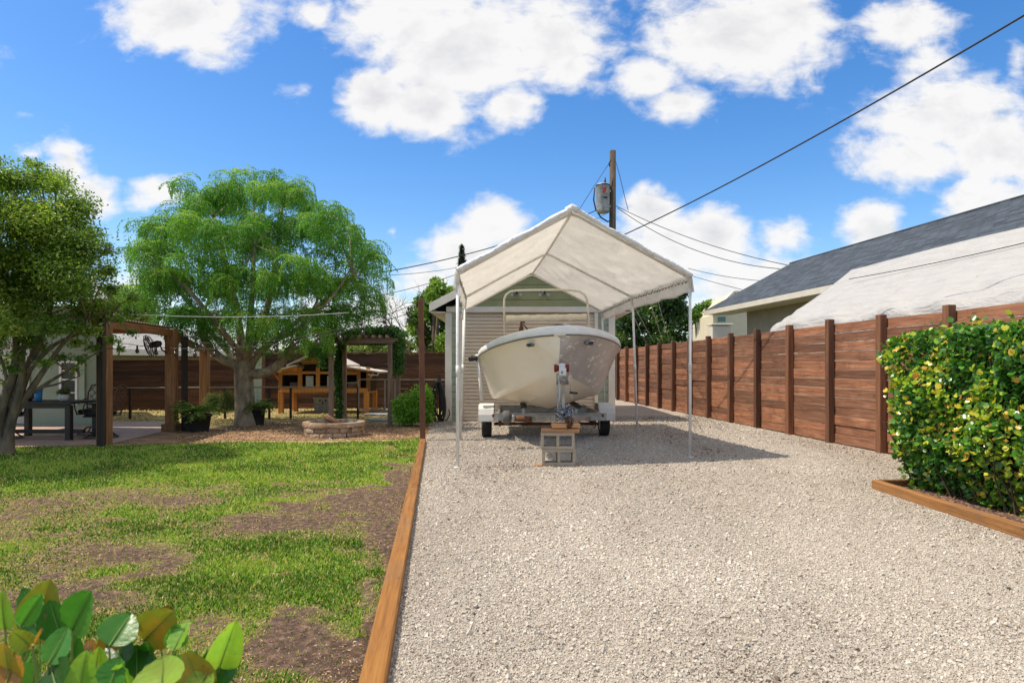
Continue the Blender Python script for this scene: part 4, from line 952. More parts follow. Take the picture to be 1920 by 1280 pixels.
# ---------------------------------------------------------------- near shrub at the lower left
M['nearleaf'] = leafmat('near_shrub_leaf', [(0, (.022,.085,.016)), (.3, (.05,.2,.025)), (.5, (.11,.32,.05)), (.65, (.3,.48,.05)), (.8, (.24,.22,.03)), (.9, (.45,.22,.03)), (1, (.16,.07,.03))], .42, .33, .6, 30)
def near_shrub():
    t = thing('foreground_shrub', (-.5, .8, 0), 'broad leaved green shrub poking into view at the lower left front', 'shrub')
    rs = random.Random(12)
    # base px, base py, tip px, tip py, width px, distance, tone, how edge-on
    Ls = [(75,1195,52,1105,62,.86,.3,.2),(62,1205,88,1097,70,.88,.8,.2),(38,1175,80,1118,34,.78,.5,.1),(10,1180,0,1115,40,.74,.65,.2),(40,1172,78,1115,30,.76,.5,.3),
          (118,1200,92,1130,60,.84,.15,.3),(135,1180,170,1112,62,.79,.38,.1),(90,1245,130,1178,46,.72,.48,.1),(60,1215,30,1180,40,.75,.75,.2),(62,1212,74,1180,22,.73,.92,.2),
          (205,1210,243,1150,62,.8,.36,.1),(270,1200,322,1148,66,.84,.84,.2),(300,1190,318,1140,46,.88,1,.2),(325,1220,350,1165,40,.8,.62,.4),(330,1215,332,1170,34,.82,.5,.3),
          (210,1240,196,1190,40,.82,.95,.2),(232,1250,214,1195,50,.8,.1,.2),(405,1270,440,1165,52,.78,.68,.4),(395,1290,425,1200,58,.77,.1,.2),(300,1300,310,1238,88,.68,.64,.1),
          (20,1290,15,1205,60,.7,.8,.3),(5,1300,30,1230,50,.68,.9,.3),(110,1300,95,1250,90,.7,.08,.2),(150,1300,160,1225,44,.72,.6,.3),(172,1300,185,1220,40,.74,.66,.4),
          (205,1290,222,1235,56,.71,.34,.2),(240,1300,235,1240,50,.74,.64,.3),(255,1300,262,1215,64,.8,.12,.2),(385,1300,350,1225,60,.75,.86,.4),(130,1245,145,1190,36,.82,.3,.2),
          (100,1225,128,1195,36,.8,.14,.3),(40,1250,60,1215,34,.78,.4,.3),(280,1270,290,1200,50,.84,.2,.2),(180,1250,165,1200,36,.86,.9,.3),(340,1270,372,1215,50,.82,.3,.3),
          (0,1260,-10,1190,50,.76,.2,.3),(60,1290,70,1240,50,.76,.5,.2),(360,1310,395,1250,44,.74,.62,.2)]
    for i in range(70): 
        px = rs.uniform(-120, 430); py = rs.uniform(1270, 1420); Ls.append((px, py+70, px+rs.uniform(-40,40), py, rs.uniform(36,64), rs.uniform(.7,.95), rs.choice([.1,.2,.35,.45,.62,.8]), .3))
    m = MB(); st = MB()
    nu, nv = 12, 7
    for (bx_, by, tx, ty, w, D, tone, edge) in Ls:
        b = P(bx_, by, D); tp = P(tx, ty, D+rs.uniform(-.03,.03)); ax = tp-b; Ln = ax.length*1.06; ax.normalize()
        view = Vector((0,-1,.1)); sd = ax.cross(view).normalized(); nr = sd.cross(ax).normalized()
        rot = Matrix.Rotation((rs.random()-.5)*2*edge*1.8, 3, ax); sd = rot@sd; nr = rot@nr; W = w/F*D*1.12
        vs = []
        cup = rs.uniform(.12,.3); bend = rs.uniform(-.10,.16)
        for i in range(nu+1):
            u = i/nu; hw = W/2*(math.sin(PI*min(u**.72*1.0,1))**.62 if 0 < u < 1 else .0)+.0012
            for j in range(nv):
                v = (j/(nv-1))*2-1
                vs.append(b+ax*(Ln*(u-.0))+sd*(hw*v)+nr*(hw*cup*abs(v)**1.3*(1)+Ln*bend*(u*u)-.0012*(abs(v) < .01)+.0011*math.sin(u*34+abs(v)*5)*abs(v)))
        m.add(vs, [(i*nv+j, i*nv+j+1, (i+1)*nv+j+1, (i+1)*nv+j) for i in range(nu) for j in range(nv-1)], True, min(max(tone+rs.uniform(-.05,.05),0),1))
        rib = [b+ax*(Ln*u_)+nr*(Ln*bend*u_*u_+.0007) for u_ in (0,.25,.5,.75,.93)]; st.tube(rib, [.0011,.0009,.0007,.0005,.0002], 5, False)
        q = b+Vector((rs.uniform(-.015,.015), .01, -.14)); g = Vector((-.5+(b.x+.5)*.25, .8, 0))
        st.tube([b, b.lerp(q,.5)+Vector((0,0,.01)), q, q.lerp(g,.5)+Vector((rs.uniform(-.03,.03),rs.uniform(-.03,.03),0)), g], [.0011,.0016,.002,.003,.005,.008], 6, False)
    lo = m.build('foliage', M['nearleaf'], t); st.build('stems', M['greenstem'], t)
M['greenstem'] = simple('green_stem', (.2,.28,.06), .6)
near_shrub()

# ---------------------------------------------------------------- trees
def crown(t, name, clumps, leafs, size, mat, droop=0, seed=1, smooth=False, shape=LEAFQ, flat=.5, shell=.55, w=1.0):
    """clumps: (x,y,z,rx,ry,rz,weight)"""
    rs = np.random.default_rng(seed); P_ = []; R_ = []; out = []
    wt = np.array([c[6] for c in clumps]); wt = wt/wt.sum()
    for ci, c in enumerate(clumps):
        n = int(leafs*wt[ci]); d = rs.normal(size=(n,3)); d /= np.linalg.norm(d,axis=1,keepdims=True)
        rad = (shell+(1-shell)*rs.random(n))*(1+.12*rs.normal(size=n)); q = d*rad[:,None]
        q = q*np.array(c[3:6]); P_.append(q+np.array(c[0:3])); out.append(d); R_.append(np.full(n, rs.random()))
    p = np.concatenate(P_); d = np.concatenate(out); cr = np.concatenate(R_); n = len(p)
    x, y, z = frames(n, d*.5+np.array([0,0,flat]), .6, rs)
    if droop:
        dd = np.array([0,0,-droop])+d*.6+rs.normal(size=(n,3))*.35; x = dd-z*(dd*z).sum(1,keepdims=True); x /= np.linalg.norm(x,axis=1,keepdims=True); y = np.cross(z, x)
    s = rs.uniform(.65,1.3,n)*size; r = np.clip(cr*.5+rs.random(n)*.55, 0, 1)
    return scatter(name, shape[0], shape[1], p, x, y, z, np.stack([s, s*w, s], -1), mat, t, r, smooth)
def branches(m, start, targets, r0, rs, wob=.12, n=6):
    for tg, r1 in targets:
        a = Vector(start[0]) if isinstance(start, tuple) and not isinstance(start[0], (int,float)) else Vector(start); b = Vector(tg); L = (b-a).length; pts = []; rad = []
        for i in range(n+1):
            f = i/n; p = a.lerp(b, f); k = math.sin(PI*f)*L*wob; p += Vector((rs.uniform(-1,1)*k*.5, rs.uniform(-1,1)*k*.5, k*.6)); pts.append(p); rad.append(r0*(1-f)+r1*f)
        m.tube(pts, rad, 7, False)
M['feather'] = leafmat('feathery_leaf', [(0, (.03,.115,.022)), (.35, (.085,.235,.035)), (.65, (.17,.35,.045)), (.9, (.34,.50,.06)), (1, (.6,.64,.2))], .42, .5, .35)
def feather_tree():
    t = thing('feathery_tree', G(460,797), 'spreading feathery light green tree with drooping fronds and pale forked trunk', 'tree')
    b = G(460,797); Y = b.y; rs = random.Random(31); Q = lambda px, py, dy=0: P(px, py, Y+dy)
    m = MB()
    def limb(pts, rads, n=10):
        # smooth the path
        pp = []; rr = []
        for i in range(len(pts)-1):
            p0 = pts[max(i-1,0)]; p1 = pts[i]; p2 = pts[i+1]; p3 = pts[min(i+2,len(pts)-1)]
            for k in range(6):
                u = k/6; q = .5*((2*p1)+(-p0+p2)*u+(2*p0-5*p1+4*p2-p3)*u*u+(-p0+3*p1-3*p2+p3)*u**3); pp.append(q); rr.append(rads[i]*(1-u)+rads[i+1]*u+rs.uniform(-.002,.002)*rads[i]/.1)
        pp.append(pts[-1]); rr.append(rads[-1]); m.tube(pp, rr, n, False)
    limb([Q(462,806), Q(463,792), Q(460,770), Q(459,745), Q(457,715), Q(459,692), Q(461,668)], [.34,.25,.205,.19,.185,.2,.15], 14)
    tips = []
    def L_(pts, rads): limb(pts, rads); tips.append(pts[-1])
    L_([Q(458,694), Q(440,683,-.1), Q(415,672,-.2), Q(392,650,-.3), Q(378,622,-.4), Q(370,585,-.5)], [.12,.1,.085,.078,.07,.04])
    L_([Q(462,700), Q(490,700,-.1), Q(517,688,-.2), Q(540,662,-.3), Q(560,630,-.3), Q(580,580,-.3)], [.12,.1,.09,.08,.065,.035])
    L_([Q(457,685), Q(452,655,.1), Q(450,620,.1), Q(440,560,.1), Q(420,480,.1), Q(400,400,.1)], [.13,.09,.075,.06,.045,.02])
    L_([Q(462,680), Q(474,645,.1), Q(490,610,.3), Q(505,560,.4), Q(520,470,.4), Q(530,380,.4)], [.12,.085,.07,.06,.045,.02])
    L_([Q(470,690), Q(485,660,-.2), Q(515,640,-.4), Q(560,615,-.6), Q(620,560,-.8), Q(660,500,-.8)], [.08,.055,.045,.036,.025,.012])
    L_([Q(455,690), Q(440,670,.4), Q(410,640,.8), Q(370,590,1.1), Q(320,520,1.2), Q(280,460,1.2)], [.09,.07,.06,.05,.035,.02])
    L_([Q(462,680), Q(466,640,-.5), Q(470,590,-.9), Q(474,520,-1.1), Q(478,450,-1.1)], [.09,.07,.055,.045,.02])
    L_([Q(466,685), Q(500,650,.6), Q(560,600,1.1), Q(640,540,1.3), Q(690,480,1.3)], [.09,.065,.055,.04,.02])
    L_([Q(455,680), Q(440,650,-.4), Q(400,600,-.8), Q(350,540,-.9), Q(300,500,-.9)], [.08,.06,.05,.035,.02])
    cl = [(400,385,75,45),(352,350,26,18),(470,370,70,42),(540,375,60,40),(330,440,70,50),(420,450,90,60),(520,450,90,60),(610,430,60,48),(660,480,55,48),(290,470,45,42),(690,505,32,42),
          (300,540,48,60),(365,535,75,60),(450,540,80,60),(545,530,80,60),(630,550,60,50),(560,600,62,36),(470,600,55,30),(380,600,52,38),(320,600,30,34),(246,475,32,20),(620,600,36,30),(500,345,24,16),(655,425,20,10),(600,395,26,16),(430,345,30,18),(268,520,22,36),(655,615,22,26),(600,640,34,20),(330,625,26,26),(395,625,30,20),(540,635,34,18),(470,630,36,16),(250,560,16,30),(690,575,18,26),(700,540,20,36),(650,590,26,26)]
    clumps = []
    for px, py, rx, ry in cl:
        k = Y/F; nd = 2 if rx > 35 else 1
        for j in range(nd):
            dy = (rs.uniform(-1.0,-.2) if j == 0 else rs.uniform(.2,1.2))*min(1, rx/60)*1.5
            c = P(px+rs.uniform(-8,8), py+rs.uniform(-6,6), Y+dy); clumps.append((c, rx*k, ry*k))
            m2 = min(tips, key=lambda q: (q-c).length); 
            mid = m2.lerp(c, .5)+Vector((0,0,.15)); m.tube([m2-Vector((0,0,.1)), mid, c], [.02,.014,.008], 5, False)
    m.build('trunk', M['bark'], t)
    # fronds: an arching rachis with paired side stalks of small leaflets
    r = np.random.default_rng(77); pos = []; dirs = []; nr = []; tone = []; size = []
    rach = MB()
    tufts = []
    for c, rx, rz in clumps:
        for q in range(max(2, int(rx*rz*25))):
            d = r.normal(size=3); d /= np.linalg.norm(d); d[2] = abs(d[2]) if r.random() < .72 else d[2]
            tufts.append((np.array(c)+d*np.array([rx, rx*.95, rz])*r.uniform(.45, .98), d, r.random()))
    print('tufts', len(tufts))
    for q, d0, tn0 in tufts:
        nfr = r.integers(9, 15); big = r.uniform(.75, 1.25); ph0 = r.random()*6.28
        for f in range(nfr):
            az = ph0+6.28*f/nfr+r.normal()*.25; h = np.array([math.cos(az), math.sin(az), 0])
            L = r.uniform(.30,.55)*big; ang = r.uniform(.1,1.15); k = r.uniform(1.9,3.1); ns = 11; sd = np.cross(h, UP); P0 = q+r.normal(size=3)*.03; pts = [P0.copy()]; tn = tn0*.42+r.random()*.22
            for s in range(ns):
                ang -= k/ns; ang = max(ang, -1.5); stp = (h*math.cos(ang)+UP*math.sin(ang))*L/ns; P0 = P0+stp; pts.append(P0.copy())
                if s < 1: continue
                tdir = stp/np.linalg.norm(stp); ext = .085*math.sin(PI*(s+1)/(ns+1.5))+.02
                for side in (-1, 1):
                    for e in range(3):
                        o = sd*side*ext*(e+.5)/3+tdir*ext*.4*(e+.5)/3-UP*ext*.3*(e/3); pos.append(P0+o); dirs.append(sd*side*.45+tdir*.6-UP*.3+r.normal(size=3)*.25); tone.append(tn+r.random()*.22+.2*(s < 5)*(ang > -.4)); size.append(r.uniform(.03,.052))
            if f % 3 == 0: rach.tube([Vector(p) for p in pts[::3]], [.006,.005,.004,.003][:len(pts[::3])], 4, False)
    p = np.array(pos); n = len(p); d = np.array(dirs); d /= np.linalg.norm(d,axis=1,keepdims=True); x, y, z = frames(n, np.tile(UP,(n,1)), .7, r)
    x = d; z = z-x*(z*x).sum(1,keepdims=True); z /= np.linalg.norm(z,axis=1,keepdims=True); y = np.cross(z, x); s = np.array(size)
    scatter('crown', LEAFQ[0], LEAFQ[1], p, x, y, z, np.stack([s, s*.8, s], -1), M['feather'], t, np.clip(np.array(tone), 0, 1))
    rach.build('frond_stalks', M['greenstem'], t)
    print('feather leaflets', n)
feather_tree()
M['oliveleaf'] = leafmat('olive_leaf', [(0, (.05,.08,.015)), (.4, (.11,.19,.03)), (.7, (.21,.32,.05)), (.9, (.36,.45,.08)), (1, (.5,.44,.15))], .45, .4, .45)
def left_tree():
    b = G(8,856); t = thing('leaning_tree', b, 'dense dark olive tree with several slender leaning stems at the left edge', 'tree')
    Y = b.y; rs = random.Random(5); m = MB(); Q = lambda px, py, dy=0: P(px, py, Y+dy)
    stems = [([(8,858),(12,800),(25,755),(48,700),(68,650),(88,590),(110,520)],.085),([(0,858),(-4,810),(8,760),(25,700),(30,630),(20,540)],.085),([(14,856),(20,790),(50,740),(85,690),(120,640),(160,600)],.055),
             ([(16,830),(35,760),(75,725),(125,695),(165,672)],.035),([(5,850),(-12,780),(-40,700),(-70,610)],.07),([(10,850),(22,780),(40,720),(45,650),(60,560)],.06),([(20,800),(60,735),(105,720),(150,705)],.025),([(25,770),(10,700),(-8,640)],.03),
             ([(50,700),(95,650),(150,625),(200,600)],.03)]
    tips = []
    for st, r0 in stems:
        dy = rs.uniform(-.3,.35); pts = [Q(p[0], p[1], dy*i/len(st)*1.5) for i, p in enumerate(st)]; pts = [p+Vector((rs.uniform(-.02,.02), rs.uniform(-.02,.02), 0)) if i else p for i, p in enumerate(pts)]
        pp = []; 
        for i in range(len(pts)-1):
            p0 = pts[max(i-1,0)]; p1 = pts[i]; p2 = pts[i+1]; p3 = pts[min(i+2,len(pts)-1)]
            for k in range(5):
                u = k/5; pp.append(.5*((2*p1)+(-p0+p2)*u+(2*p0-5*p1+4*p2-p3)*u*u+(-p0+3*p1-3*p2+p3)*u**3))
        pp.append(pts[-1]); m.tube(pp, [r0*1.1*(1-.8*i/len(pp))+(.05*max(0,1-i/3) if st[0][1] > 840 else 0) for i in range(len(pp))], 8, False); tips += [pts[-1], pts[-2]]
    cl = [(20,330,60,32),(85,345,50,35),(130,400,50,40),(40,400,70,50),(-40,370,60,50),(170,450,40,36),(100,460,60,50),(20,480,70,50),(-60,470,60,60),(190,510,38,32),(130,530,60,42),(50,560,60,40),(215,550,34,26),(170,585,45,28),
          (100,610,50,28),(10,610,50,30),(-60,590,60,40),(235,585,22,16),(130,640,38,18),(190,470,30,20),(60,300,30,14),(0,300,40,16),(160,395,20,14),(70,650,30,16),(150,675,22,12),(60,520,50,40),(0,680,22,14),(225,600,26,14),(175,620,30,16),(-20,540,60,40),(100,350,30,22),(150,420,34,22),(75,310,22,12),(215,500,26,24),(250,560,20,18),(200,640,26,14),(60,430,70,50),(120,500,60,50),(30,560,60,40),(245,620,16,12),(60,640,40,22),(115,665,28,14),(185,650,24,16),(20,690,24,16),(210,575,34,22),(-30,640,50,40),(150,470,60,50),(40,660,26,16),(90,685,22,13),(140,690,18,12),(10,720,18,10),(75,645,30,16),(165,625,26,18),(225,650,14,12),(130,610,36,22),(35,600,44,26)]
    clumps = []; k = Y/F
    for px, py, rx, ry in cl:
        for j in range(4 if rx > 40 else 1):
            c = P(px+rs.uniform(-.4,.4)*rx, py+rs.uniform(-.4,.4)*ry, Y+(rs.random()**.8*2.1-1.25)*-1*min(rx/45,1)); q = .82; clumps.append((c.x, c.y, c.z, rx*k*q, rx*k*q*.9, ry*k*q, rx*ry))
            tp = min(tips, key=lambda s: (s-c).length); m.tube([tp, tp.lerp(c,.5)+Vector((0,0,.06)), c], [.014,.01,.005], 5, False)
    for i in range(44):      # the part of the crown that leans towards the camera beside the frame; it throws the shade on the lawn
        cc = Vector((rs.uniform(-8.4,-6.1), rs.uniform(6.5,7.9), rs.uniform(2.3,3.7))); cc.x = min(cc.x, -.80*cc.y-.55); clumps.append((cc.x,cc.y,cc.z,  .5,.45,.35,5200)); tp = min(tips, key=lambda s: (s-cc).length); m.tube([tp, tp.lerp(cc,.5)+Vector((0,0,.1)), cc], [.02,.014,.006], 5, False)
    m.build('trunk', M['bark_dark'], t)
    crown(t, 'crown', clumps, 235000, .045, M['oliveleaf'], .0, 41, False, LEAFQ, .6, .05, .8)
left_tree()
M['bushleaf'] = leafmat('bush_leaf', [(0, (.03,.08,.015)), (.4, (.08,.17,.025)), (.75, (.16,.28,.04)), (1, (.28,.38,.07))], .3, .5, .3)
M['darkleaf'] = leafmat('dark_glossy_leaf', [(0, (.015,.045,.012)), (.45, (.04,.095,.02)), (.8, (.09,.17,.035)), (1, (.22,.3,.08))], .25, .35, .5)
M['limeleaf'] = leafmat('lime_leaf', [(0, (.06,.18,.015)), (.5, (.16,.36,.03)), (1, (.3,.5,.06))], .4, .45, .4)
M['vineleaf'] = leafmat('vine_leaf', [(0, (.02,.07,.015)), (.5, (.05,.14,.025)), (1, (.12,.25,.04))], .25, .45, .4)
M['fernleaf'] = leafmat('fern_leaf', [(0, (.06,.13,.02)), (.5, (.16,.28,.05)), (1, (.35,.45,.12))], .35, .5, .3)
M['herbleaf'] = leafmat('herb_leaf', [(0, (.09,.13,.04)), (.5, (.19,.23,.09)), (1, (.3,.32,.15))], .3, .6, .3)
M['pineleaf'] = leafmat('pine_needle', [(0, (.012,.025,.014)), (1, (.045,.07,.035))], .1, .7, .2)
M['farleaf'] = leafmat('far_leaf', [(0, (.07,.11,.035)), (.5, (.14,.2,.06)), (1, (.28,.33,.1))], .3, .6, .2)
def bushtree(name, label, cat, group, Y, cl, leafs, size, mat, base, seed, trunk=.1, depth=1.0, shell=.35, q=.8):
    b = Vector(((base-960)/F*Y, Y, 0)); t = thing(name, b, label, cat, group); rs = random.Random(seed); k = Y/F; clumps = []; m = MB()
    top = None
    for px, py, rx, ry in cl:
        for j in range(3 if rx*k > .6 else 2):
            c = P(px+rs.uniform(-.45,.45)*rx, py+rs.uniform(-.4,.4)*ry, Y+rs.uniform(-1,1)*depth); c.z = max(c.z, .1); clumps.append((c.x,c.y,c.z, rx*k*q, rx*k*q, ry*k*q, rx*ry))
            mid = Vector((b.x+(c.x-b.x)*.25, Y+(c.y-Y)*.2, c.z*.45)); m.tube([b+Vector((rs.uniform(-.03,.03),0,-.05)), mid, c], [trunk, trunk*.7, trunk*.2], 6, False)
    m.build('trunk', M['bark_dark'], t); crown(t, 'crown', clumps, leafs, size, mat, 0, seed, False, LEAFQ, .5, shell, 1.0); return t
bushtree('leafy_tree', 'bright green leafy tree standing just left of the green garage roof', 'tree', None, 21, [(820,560,30,28),(800,590,32,30),(838,600,24,40),(790,625,28,26),(830,650,28,24),(775,600,14,16),(845,545,14,14),(785,565,14,12),(820,530,12,10)], 9000, .14, M['bushleaf'], 815, 3, .12, 1.2)
bushtree('evergreen_tree', 'tall dark glossy tree behind the fence, right under the canopy edge', 'tree', None, 26, [(1185,600,34,34),(1230,580,40,34),(1262,560,34,26),(1215,610,50,22),(1180,570,20,18),(1275,590,24,24),(1245,545,24,12),(1275,545,16,12),(1160,610,18,24),(1160,580,14,20),(1170,635,34,16),(1215,640,40,14),(1262,630,34,20),(1282,612,16,22)], 24000, .15, M['darkleaf'], 1220, 9, .16, 1.5)
bushtree('distant_tree', 'small distant tree between the cream house and the canopy leg', 'tree', None, 40, [(1312,580,18,10),(1325,572,14,8),(1300,590,14,12),(1320,592,22,10)], 3500, .2, M['bushleaf'], 1312, 10, .14, 1.5)
def low_hedge():
    t = thing('low_hedge', (5.5, 27, 0), 'low trimmed green hedge beyond the far end of the right fence', 'hedge'); rs = np.random.default_rng(3); n = 9000
    p = np.stack([rs.uniform(4.0,8.1,n), rs.uniform(24.4,25.4,n), rs.uniform(1.2,2.12,n)], -1); x,y,z = frames(n, np.tile(UP,(n,1)), .8, rs)
    scatter('foliage', LEAFQ[0], LEAFQ[1], p, x, y, z, rs.uniform(.08,.14,n), M['limeleaf2'], t); MB().box((6.05,24.9,.98),(4.0,.8,1.95)).build('dense_core', M['hedgecore'], t)
M['limeleaf2'] = leafmat('trimmed_leaf', [(0, (.03,.09,.015)), (.5, (.07,.17,.03)), (1, (.14,.27,.05))], .3, .5, .3)
low_hedge()
for i, (px, py, rx, ry, Y, sd) in enumerate([(600,652,40,14,34,1),(650,650,36,13,37,2),(700,650,34,14,34,3),(748,648,34,16,38,4),(560,655,30,10,42,5)]):
    bushtree('background_tree', ['rounded far tree above the coop roof, seen left of the vine arch', 'far tree just right of the coop roof peak', 'far tree framed by the vine arch', 'far tree between the vine arch and the rusty post', 'farthest pale tree seen between the tree trunk and the coop'][i],
             'tree', 'far trees above the back fence', Y, [(px,py,rx*.7,ry*.9),(px-rx*.5,py+6,rx*.5,ry*.7),(px+rx*.5,py+5,rx*.5,ry*.7),(px,py+20,rx,ry)], 2600, .22, M['farleaf'], px, sd, .15, 1.5)
bushtree('background_tree', 'dull green tree crown rising behind the corrugated pergola roof', 'tree', None, 30, [(215,560,50,30),(265,580,30,22),(240,600,55,22),(160,600,50,30)], 9000, .17, M['farleaf'], 225, 66, .15, 1.5)
def pine():
    t = thing('pine_tree', (P(866,600,34).x, 34, 0), 'narrow dark conifer tip poking up behind the canopy edge', 'pine tree'); rs = np.random.default_rng(6); n = 6500; X0 = P(866,600,34).x
    top = P(866,460,34).z; h = rs.random(n)**.75; z = top-h*3.0; a = rs.random(n)*2*PI; lay = .78+.22*np.sin(z*17); r = (.05+h*.52)*np.sqrt(rs.random(n))*lay
    p = np.stack([X0+r*np.cos(a), 34+r*np.sin(a), z], -1); x, y, zz = frames(n, np.tile(UP,(n,1)), .9, rs); scatter('crown', LEAFQ[0], LEAFQ[1], p, x, y, zz, np.stack([rs.uniform(.08,.2,n), np.full(n,.06), np.full(n,.1)],-1), M['pineleaf'], t)
    MB().tube([(X0,34,0),(X0,34,top-.1)], [.2,.02], 8).build('trunk', M['bark_dark'], t)
pine()
def bare():
    Y = 27; b = Vector(((770-960)/F*Y, Y, 0)); t = thing('bare_tree', b, 'leafless tree with thin grey branches in front of the clouds left of the garage', 'tree'); m = MB(); rs = random.Random(18)
    def grow(p, d, L, r, lv):
        pts = [p]; rr = [r]
        for i in range(4): d = (d+Vector((rs.gauss(0,.2), rs.gauss(0,.2), rs.gauss(.05,.12)))).normalized(); p = p+d*L/4; pts.append(p); rr.append(r*(1-.12*(i+1)))
        m.tube(pts, rr, 5, False)
        if lv == 0: return
        for k in range(3 if lv > 1 else 4):
            q = pts[2+k % 3]; nd = (d+Vector((rs.uniform(-1,1), rs.uniform(-1,1), rs.uniform(-.25,.6)))*.95).normalized(); grow(q, nd, L*.68, r*.55, lv-1)
    for dx, top in ((-.25,.8),(.35,1),(.05,1.1),(.6,.7)): grow(b+Vector((0,0,1.2)), Vector((dx, rs.uniform(-.3,.3), 1)), 1.75*top, .05, 4)
    m.tube([b, b+Vector((0,0,1.3))], [.12,.09], 8); m.build('branches', M['bark_dark'], t)
bare()

# ---------------------------------------------------------------- left yard
def lime_shrub():
    Y = 12.7; t = thing('lime_shrub', (P(778,780,Y).x, Y, 0), 'bright lime green rounded shrub beside the hanging hose', 'shrub'); k = Y/F
    cl = []
    for px, py, rx, ry in [(768,760,28,26),(790,738,22,18),(760,785,26,14),(800,755,16,26),(745,765,12,22),(785,775,28,20),(800,785,16,10)]:
        c = P(px,py,Y+random.uniform(-.15,.15)); cl.append((c.x,c.y,c.z,rx*k,rx*k*.8,ry*k,rx*ry))
    crown(t, 'foliage', cl, 9000, .05, M['limeleaf'], 0, 8, False, LEAFQ, .7, .3, .9)
lime_shrub()
def spiky(name, label, px, pyb, pw, ptop, ph, seed, nfr=46, R_=.42):
    b = G(px, pyb); Y = b.y; t = thing(name, b, label, 'potted plant', 'potted ferns by the pergola'); k = Y/F; h = (pyb-ptop)*k; r = pw/2*k
    MB().lathe([(0,.0),(r*.78,0),(r*.8,.02),(r*.96,h*.86),(r*1.04,h*.87),(r*1.04,h),(r*.93,h),(r*.9,h*.9),(0,h*.88)], (b.x,b.y,0), 28).build('pot', M['blackplastic'], t)
    rs = np.random.default_rng(seed); pos=[];D=[];Tn=[]; st = MB()
    for f in range(nfr):
        a = rs.random()*2*PI; hd = np.array([math.cos(a), math.sin(a), 0]); ang = rs.uniform(.5,1.5); L = rs.uniform(.6,1.1)*R_; p = np.array([b.x,b.y,h*.9])+hd*r*.3*rs.random(); sd = np.cross(hd,UP); pts=[Vector(p)]
        for s in range(14):
            ang -= rs.uniform(.05,.16); stp = (hd*math.cos(ang)+UP*math.sin(ang))*L/14; p = p+stp; pts.append(Vector(p))
            if s > 1:
                for sg in (-1,1): pos.append(p.copy()); D.append(sd*sg+stp/np.linalg.norm(stp)*.6+rs.normal(size=3)*.1); Tn.append(rs.random())
        st.tube(pts[::3]+[pts[-1]], .004, 4, False)
    d = np.array(D); d /= np.linalg.norm(d,axis=1,keepdims=True); n = len(d); x,y,z = frames(n, np.tile(UP,(n,1)), .5, rs); z = z-d*(z*d).sum(1,keepdims=True); z /= np.linalg.norm(z,axis=1,keepdims=True); y = np.cross(z,d)
    s = rs.uniform(.05,.09,n)*R_/.42; scatter('foliage', LEAFQ[0], LEAFQ[1], np.array(pos), d, y, z, np.stack([s,s*.42,s],-1), M['fernleaf'], t, np.array(Tn)); st.build('stalks', M['greenstem'], t)
spiky('potted_fern', 'green fern in a big black pot beside the pergola post', 370, 809, 50, 776, 0, 1, 60, .45)
spiky('potted_fern', 'dark palm like plant in a dark pot half hidden behind the tree trunk', 484, 797, 26, 765, 0, 2, 44, .42)
def herb():
    Y = 14.2; t = thing('herb_bush', (P(412,770,Y).x, Y, 0), 'pale grey green feathery bush left of the tree trunk', 'shrub'); k = Y/F; cl = []
    for px, py, rx, ry in [(400,752,18,18),(425,750,18,20),(412,765,26,12),(390,765,14,10),(440,760,12,14)]:
        c = P(px,py,Y); cl.append((c.x,c.y,c.z,rx*k,rx*k*.8,ry*k,rx*ry))
    crown(t, 'foliage', cl, 6000, .06, M['herbleaf'], 0, 5, False, LEAFQ, .9, .2, .35)
herb()
def firepit():
    c = G(627,822); c.y += .46; c = Vector((c.x, c.y, 0)); c.x = (627-960)/F*c.y; Rr = .505
    t = thing('fire_pit', c, 'round fire pit of tan stacked stone blocks in the mulch bed', 'fire pit')
    for k in range(3):
        n = 14; h = .077; z0 = .006+k*(h+.004); 
        m = MB()
        for i in range(n):
            a0 = 2*PI*(i+.5*(k % 2)+random.uniform(-.06,.06))/n; a1 = 2*PI*(i+1+.5*(k % 2))/n-.018; ro = Rr+(.012 if k == 2 else random.uniform(-.012,.004)); ri = ro-.11
            vs = []; ns = 4
            for q in range(ns+1):
                a = a0+(a1-a0)*q/ns; b = .008 if q in (0,ns) else 0
                for r_, z in ((ri,z0),(ro-b,z0+.004),(ro-b+.004,z0+h*.5),(ro-b-.004,z0+h),(ri,z0+h)): 
                    rr = r_+random.uniform(-.003,.003); vs.append((c.x+rr*math.cos(a), c.y+rr*math.sin(a), z+random.uniform(-.002,.002)))
            fs = [(q*5+j, q*5+(j+1)%5, (q+1)*5+(j+1)%5, (q+1)*5+j) for q in range(ns) for j in range(5)]+[(0,1,2,3,4),tuple(ns*5+j for j in range(5))]
            m.add(vs, fs)
        m.build('stone_course', M['pit'], t)
    MB().lathe([(0,0),(Rr-.13,0),(Rr-.13,.12),(0,.13)], (c.x,c.y,.006), 30).build('ash_bed', M['ash'], t)
    m = MB(); a = P(611,781,c.y-.05); b = P(633,793,c.y+.0); d = (a-b); m.tube([b-d*.3, b, a], [.05,.055,.05], 10); tag(m.build('log', M['logmat'], None, (c.x,c.y,.2)), 'short reddish log leaning out of the stone fire pit', 'log')
M['ash'] = simple('ash', (.04,.037,.035), 1); M['logmat'] = simple('log_bark', (.26,.12,.07), .9, 0, .3, 9, (.12,.06,.035), .8, 30, .01)
firepit()
